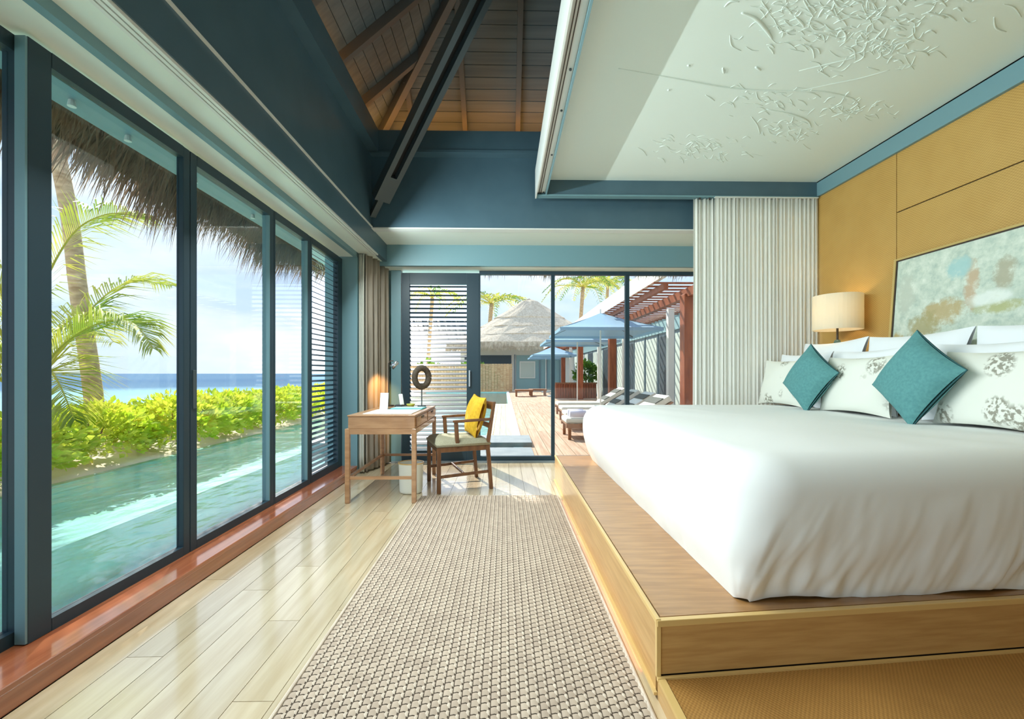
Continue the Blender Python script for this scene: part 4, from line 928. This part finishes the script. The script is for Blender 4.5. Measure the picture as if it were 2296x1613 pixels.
# umbrellas
def umbrella(x, y, z, r, label, h_=None):
    e = tag(empty('parasol', (x, y, DZ)), label, 'umbrella', 'pale blue parasols along the deck')
    n = MB(); h_ = h_ or .62*r/1.5
    def edge(k): return [(-r, -r), (r, -r), (r, r), (-r, r)][k]
    for k in range(4):
        a, b_ = edge(k), edge((k+1) % 4)
        def fn(u, v):
            px, py = a[0]+(b_[0]-a[0])*u, a[1]+(b_[1]-a[1])*u
            return (x+px*v, y+py*v, z+h_*(1-v)**1.15)
        n.grid(fn, 8, 6)
    cn_ = n.build('canopy', 'umbrella', e, smooth=False, solid=.01)
    vl_ = MB()
    for k in range(4):
        a, b_ = edge(k), edge((k+1) % 4); A_, B_ = Vector((x+a[0], y+a[1], z)), Vector((x+b_[0], y+b_[1], z)); dn = Vector((0, 0, .07))
        MB().add([A_, B_, B_-dn, A_-dn], [(0, 1, 2, 3)]).build('valance', 'umbrella', cn_, solid=.006)
    MB().tube([(x, y, DZ+.03), (x, y, z+h_+.10)], .02, 10).build('pole', 'villa_white', e)
    for k in range(4):
        a = edge(k); MB().bar((x, y, z+h_-.04), (x+a[0], y+a[1], z-.02), .02, .03).build('rib', 'villa_grey', e)
    MB().lathe([(0, 0), (.28, 0), (.28, .05), (.05, .08), (0, .08)], (x, y, DZ), 20).build('foot', 'villa_grey', e)
umbrella(2.50, 11.05, 2.17, 1.20, 'pale blue parasol standing nearest the glass doors, between the loungers'); umbrella(2.60, 15.15, 2.2, 1.22, 'pale blue parasol second along the deck from glass doors', .34)
umbrella(2.43, 21.2, 2.0, 1.08, 'pale blue parasol third along the deck, in front of thatched villa'); umbrella(2.55, 26.0, 2.05, 1.05, 'pale blue parasol at the villa end of the deck')
# loungers
def lounger():
    e = tag(empty('sun_lounger', (0, 0, 0)), '', 'sun lounger', 'sun loungers on the deck')
    for s_ in (-1, 1):
        MB().bar((0, s_*.33, .24), (1.95, s_*.33, .24), .05, .07).build('side_rail', 'lounge_frame', e, local=True)
        for x_ in (.06, 1.2, 1.88): MB().bar((x_, s_*.33, 0), (x_, s_*.33, .24), .06, .05).build('leg', 'lounge_frame', e, local=True)
    for k in range(9): MB().bar((.04+k*.14, -.33, .265), (.04+k*.14, .33, .265), .07, .02).build('slat', 'lounge_frame', e, local=True)
    m1 = MB().box(0, 1.22, -.31, .31, .275, .37).build('seat_cushion', 'lounge_pad', e, local=True, bevel=.03)
    MB().hexa([(1.2, -.32, .27), (1.24, -.32, .25), (1.24, .32, .25), (1.2, .32, .27)], [(1.86, -.32, .66), (1.89, -.32, .64), (1.89, .32, .64), (1.86, .32, .66)]).build('back_frame', 'lounge_frame', e, local=True)
    bc = MB().hexa([(1.21, -.31, .29), (1.87, -.31, .68), (1.87, .31, .68), (1.21, .31, .29)], [(1.16, -.31, .38), (1.82, -.31, .77), (1.82, .31, .77), (1.16, .31, .38)]).build('back_cushion', 'lounge_pad', e, local=True, bevel=.02)
    for f0 in (.15, .62):
        a = Vector((1.155+.66*f0, 0, .383+.39*f0)); b_ = Vector((1.155+.66*(f0+.22), 0, .383+.39*(f0+.22))); MB().bar(a+Vector((0, 0, .002)), b_+Vector((0, 0, .002)), .625, .012).build('stripe', 'lounge_dark', bc, local=True)
    return e
lg = lounger()
spots = [(1.08, 7.75, 'striped sun lounger with rolled towels at its foot, on the deck outside'), (1.25, 8.95, 'striped sun lounger on the deck, second from the glass doors'), (1.35, 10.3, 'striped sun lounger on the deck, third from the glass doors'), (1.45, 11.8, 'striped sun lounger on the deck, farthest from the glass doors')]
for i, (x_, y_, lab) in enumerate(spots):
    o = lg if i == 0 else copy_tree(lg); o.location = (x_, y_, DZ); o['label'] = lab
for i, (x_, y_) in enumerate(((1.22, 7.62), (1.22, 7.88))):
    q = MB().tube([(x_-.06, y_-.1, DZ+.44), (x_+.22, y_-.1, DZ+.44)], .065, 14).build('towel', 'towel', smooth=True); tag(q, 'rolled lilac white towel at the foot of a sun lounger', 'towel', 'rolled towels')
# planter with shrub, low tables
pn = tag(empty('planter', (3.2, 19.8, DZ)), 'long slatted wooden planter box on the deck behind parasols', 'planter')
for k in range(16): B(2.42+k*.12, 2.42+k*.12+.10, 20.0, 20.04, DZ, .62).build('slat', 'red_wood', pn)
B(2.40, 4.36, 19.97, 20.07, .62, .68).build('rim', 'lounge_frame', pn); B(2.42, 4.34, 20.04, 20.5, DZ, .60).build('box', 'lounge_frame', pn)
pl = tag(empty('potted_plant', (3.9, 20.3, .60)), 'dark green leafy plant growing in the wooden planter', 'plant')
leafy(3.9, 20.3, 1.1, .45, .26, .45, 500, .2, random.Random(3), 'leaf_dark', pl); MB().tube([(3.9, 20.3, .58), (3.9, 20.3, 1.1)], .03, 6).build('stem', 'twig', pl)
for x_, y_, lab in ((1.0, 21.5, 'low brown wooden table on the deck close to the pool edge'), (1.75, 22.3, 'low brown wooden table on the deck in front of the villa')):
    e = tag(empty('low_table', (x_, y_, DZ)), lab, 'table', 'low deck tables'); B(x_-.45, x_+.45, y_-.4, y_+.4, .22, .30).build('top', 'lounge_frame', e)
    for a in (-.38, .38):
        for b_ in (-.33, .33): B(x_+a-.04, x_+a+.04, y_+b_-.04, y_+b_+.04, DZ, .22).build('leg', 'lounge_frame', e)
# trees behind
def cpalm(x, y, h_, label, n=11, l=3.2, seed=1):
    rnd = random.Random(seed); e = tag(empty('palm', (x, y, -.1)), label, 'palm', 'palms behind the villa')
    MB().tube(bez([(x, y, -.1), (x+.2, y, h_*.5), (x+.5, y, h_)], 5), [.22]*3+[.18]*8, 10).build('trunk', 'trunk', e, smooth=True); c = Vector((x+.5, y, h_))
    for k in range(n):
        a = k*6.283/n+rnd.uniform(-.2, .2); u = Vector((math.cos(a), math.sin(a), 0)); up = rnd.uniform(.2, 1.6)
        frond(e, [c, c+u*l*.3+Vector((0, 0, .5*up)), c+u*l*.7+Vector((0, 0, .3*up)), c+u*l+Vector((0, 0, -1.4+up*.6))], .9, rnd, m='leaf_dark' if k % 3 == 0 else 'frond', n=6, wid=.08, stem=.05)
cpalm(-1.6, 38, 7.3, 'tall palm with drooping fronds behind the left slope of the villa roof', seed=2, l=4, n=14)
cpalm(6.9, 40, 9.2, 'tall palm with hanging dead fronds behind the right slope of the villa roof', seed=3, n=18, l=3.8)
cpalm(11.2, 48, 11.2, 'tall palm rising behind the long house roof', seed=4)
cpalm(-7.5, 42, 8.5, 'tall palm standing behind the fence beyond the pool', seed=6)
for i, (x_, y_, r_) in enumerate(((-8.6, 30.2, 1.5), (-5.2, 29.4, 1.2), (-2.2, 29.2, 1.1))):
    e = tag(empty('bush', (x_, y_, -.1)), 'rounded green bush behind the timber fence', 'bush', 'bushes behind fence'); leafy(x_, y_, r_*.55, r_*1.2, r_*.8, r_*.75, 700, .45, random.Random(60+i), 'leaf_dark', e)
    MB().tube([(x_, y_, -.1), (x_, y_, r_)], .1, 6).build('stem', 'twig', e)
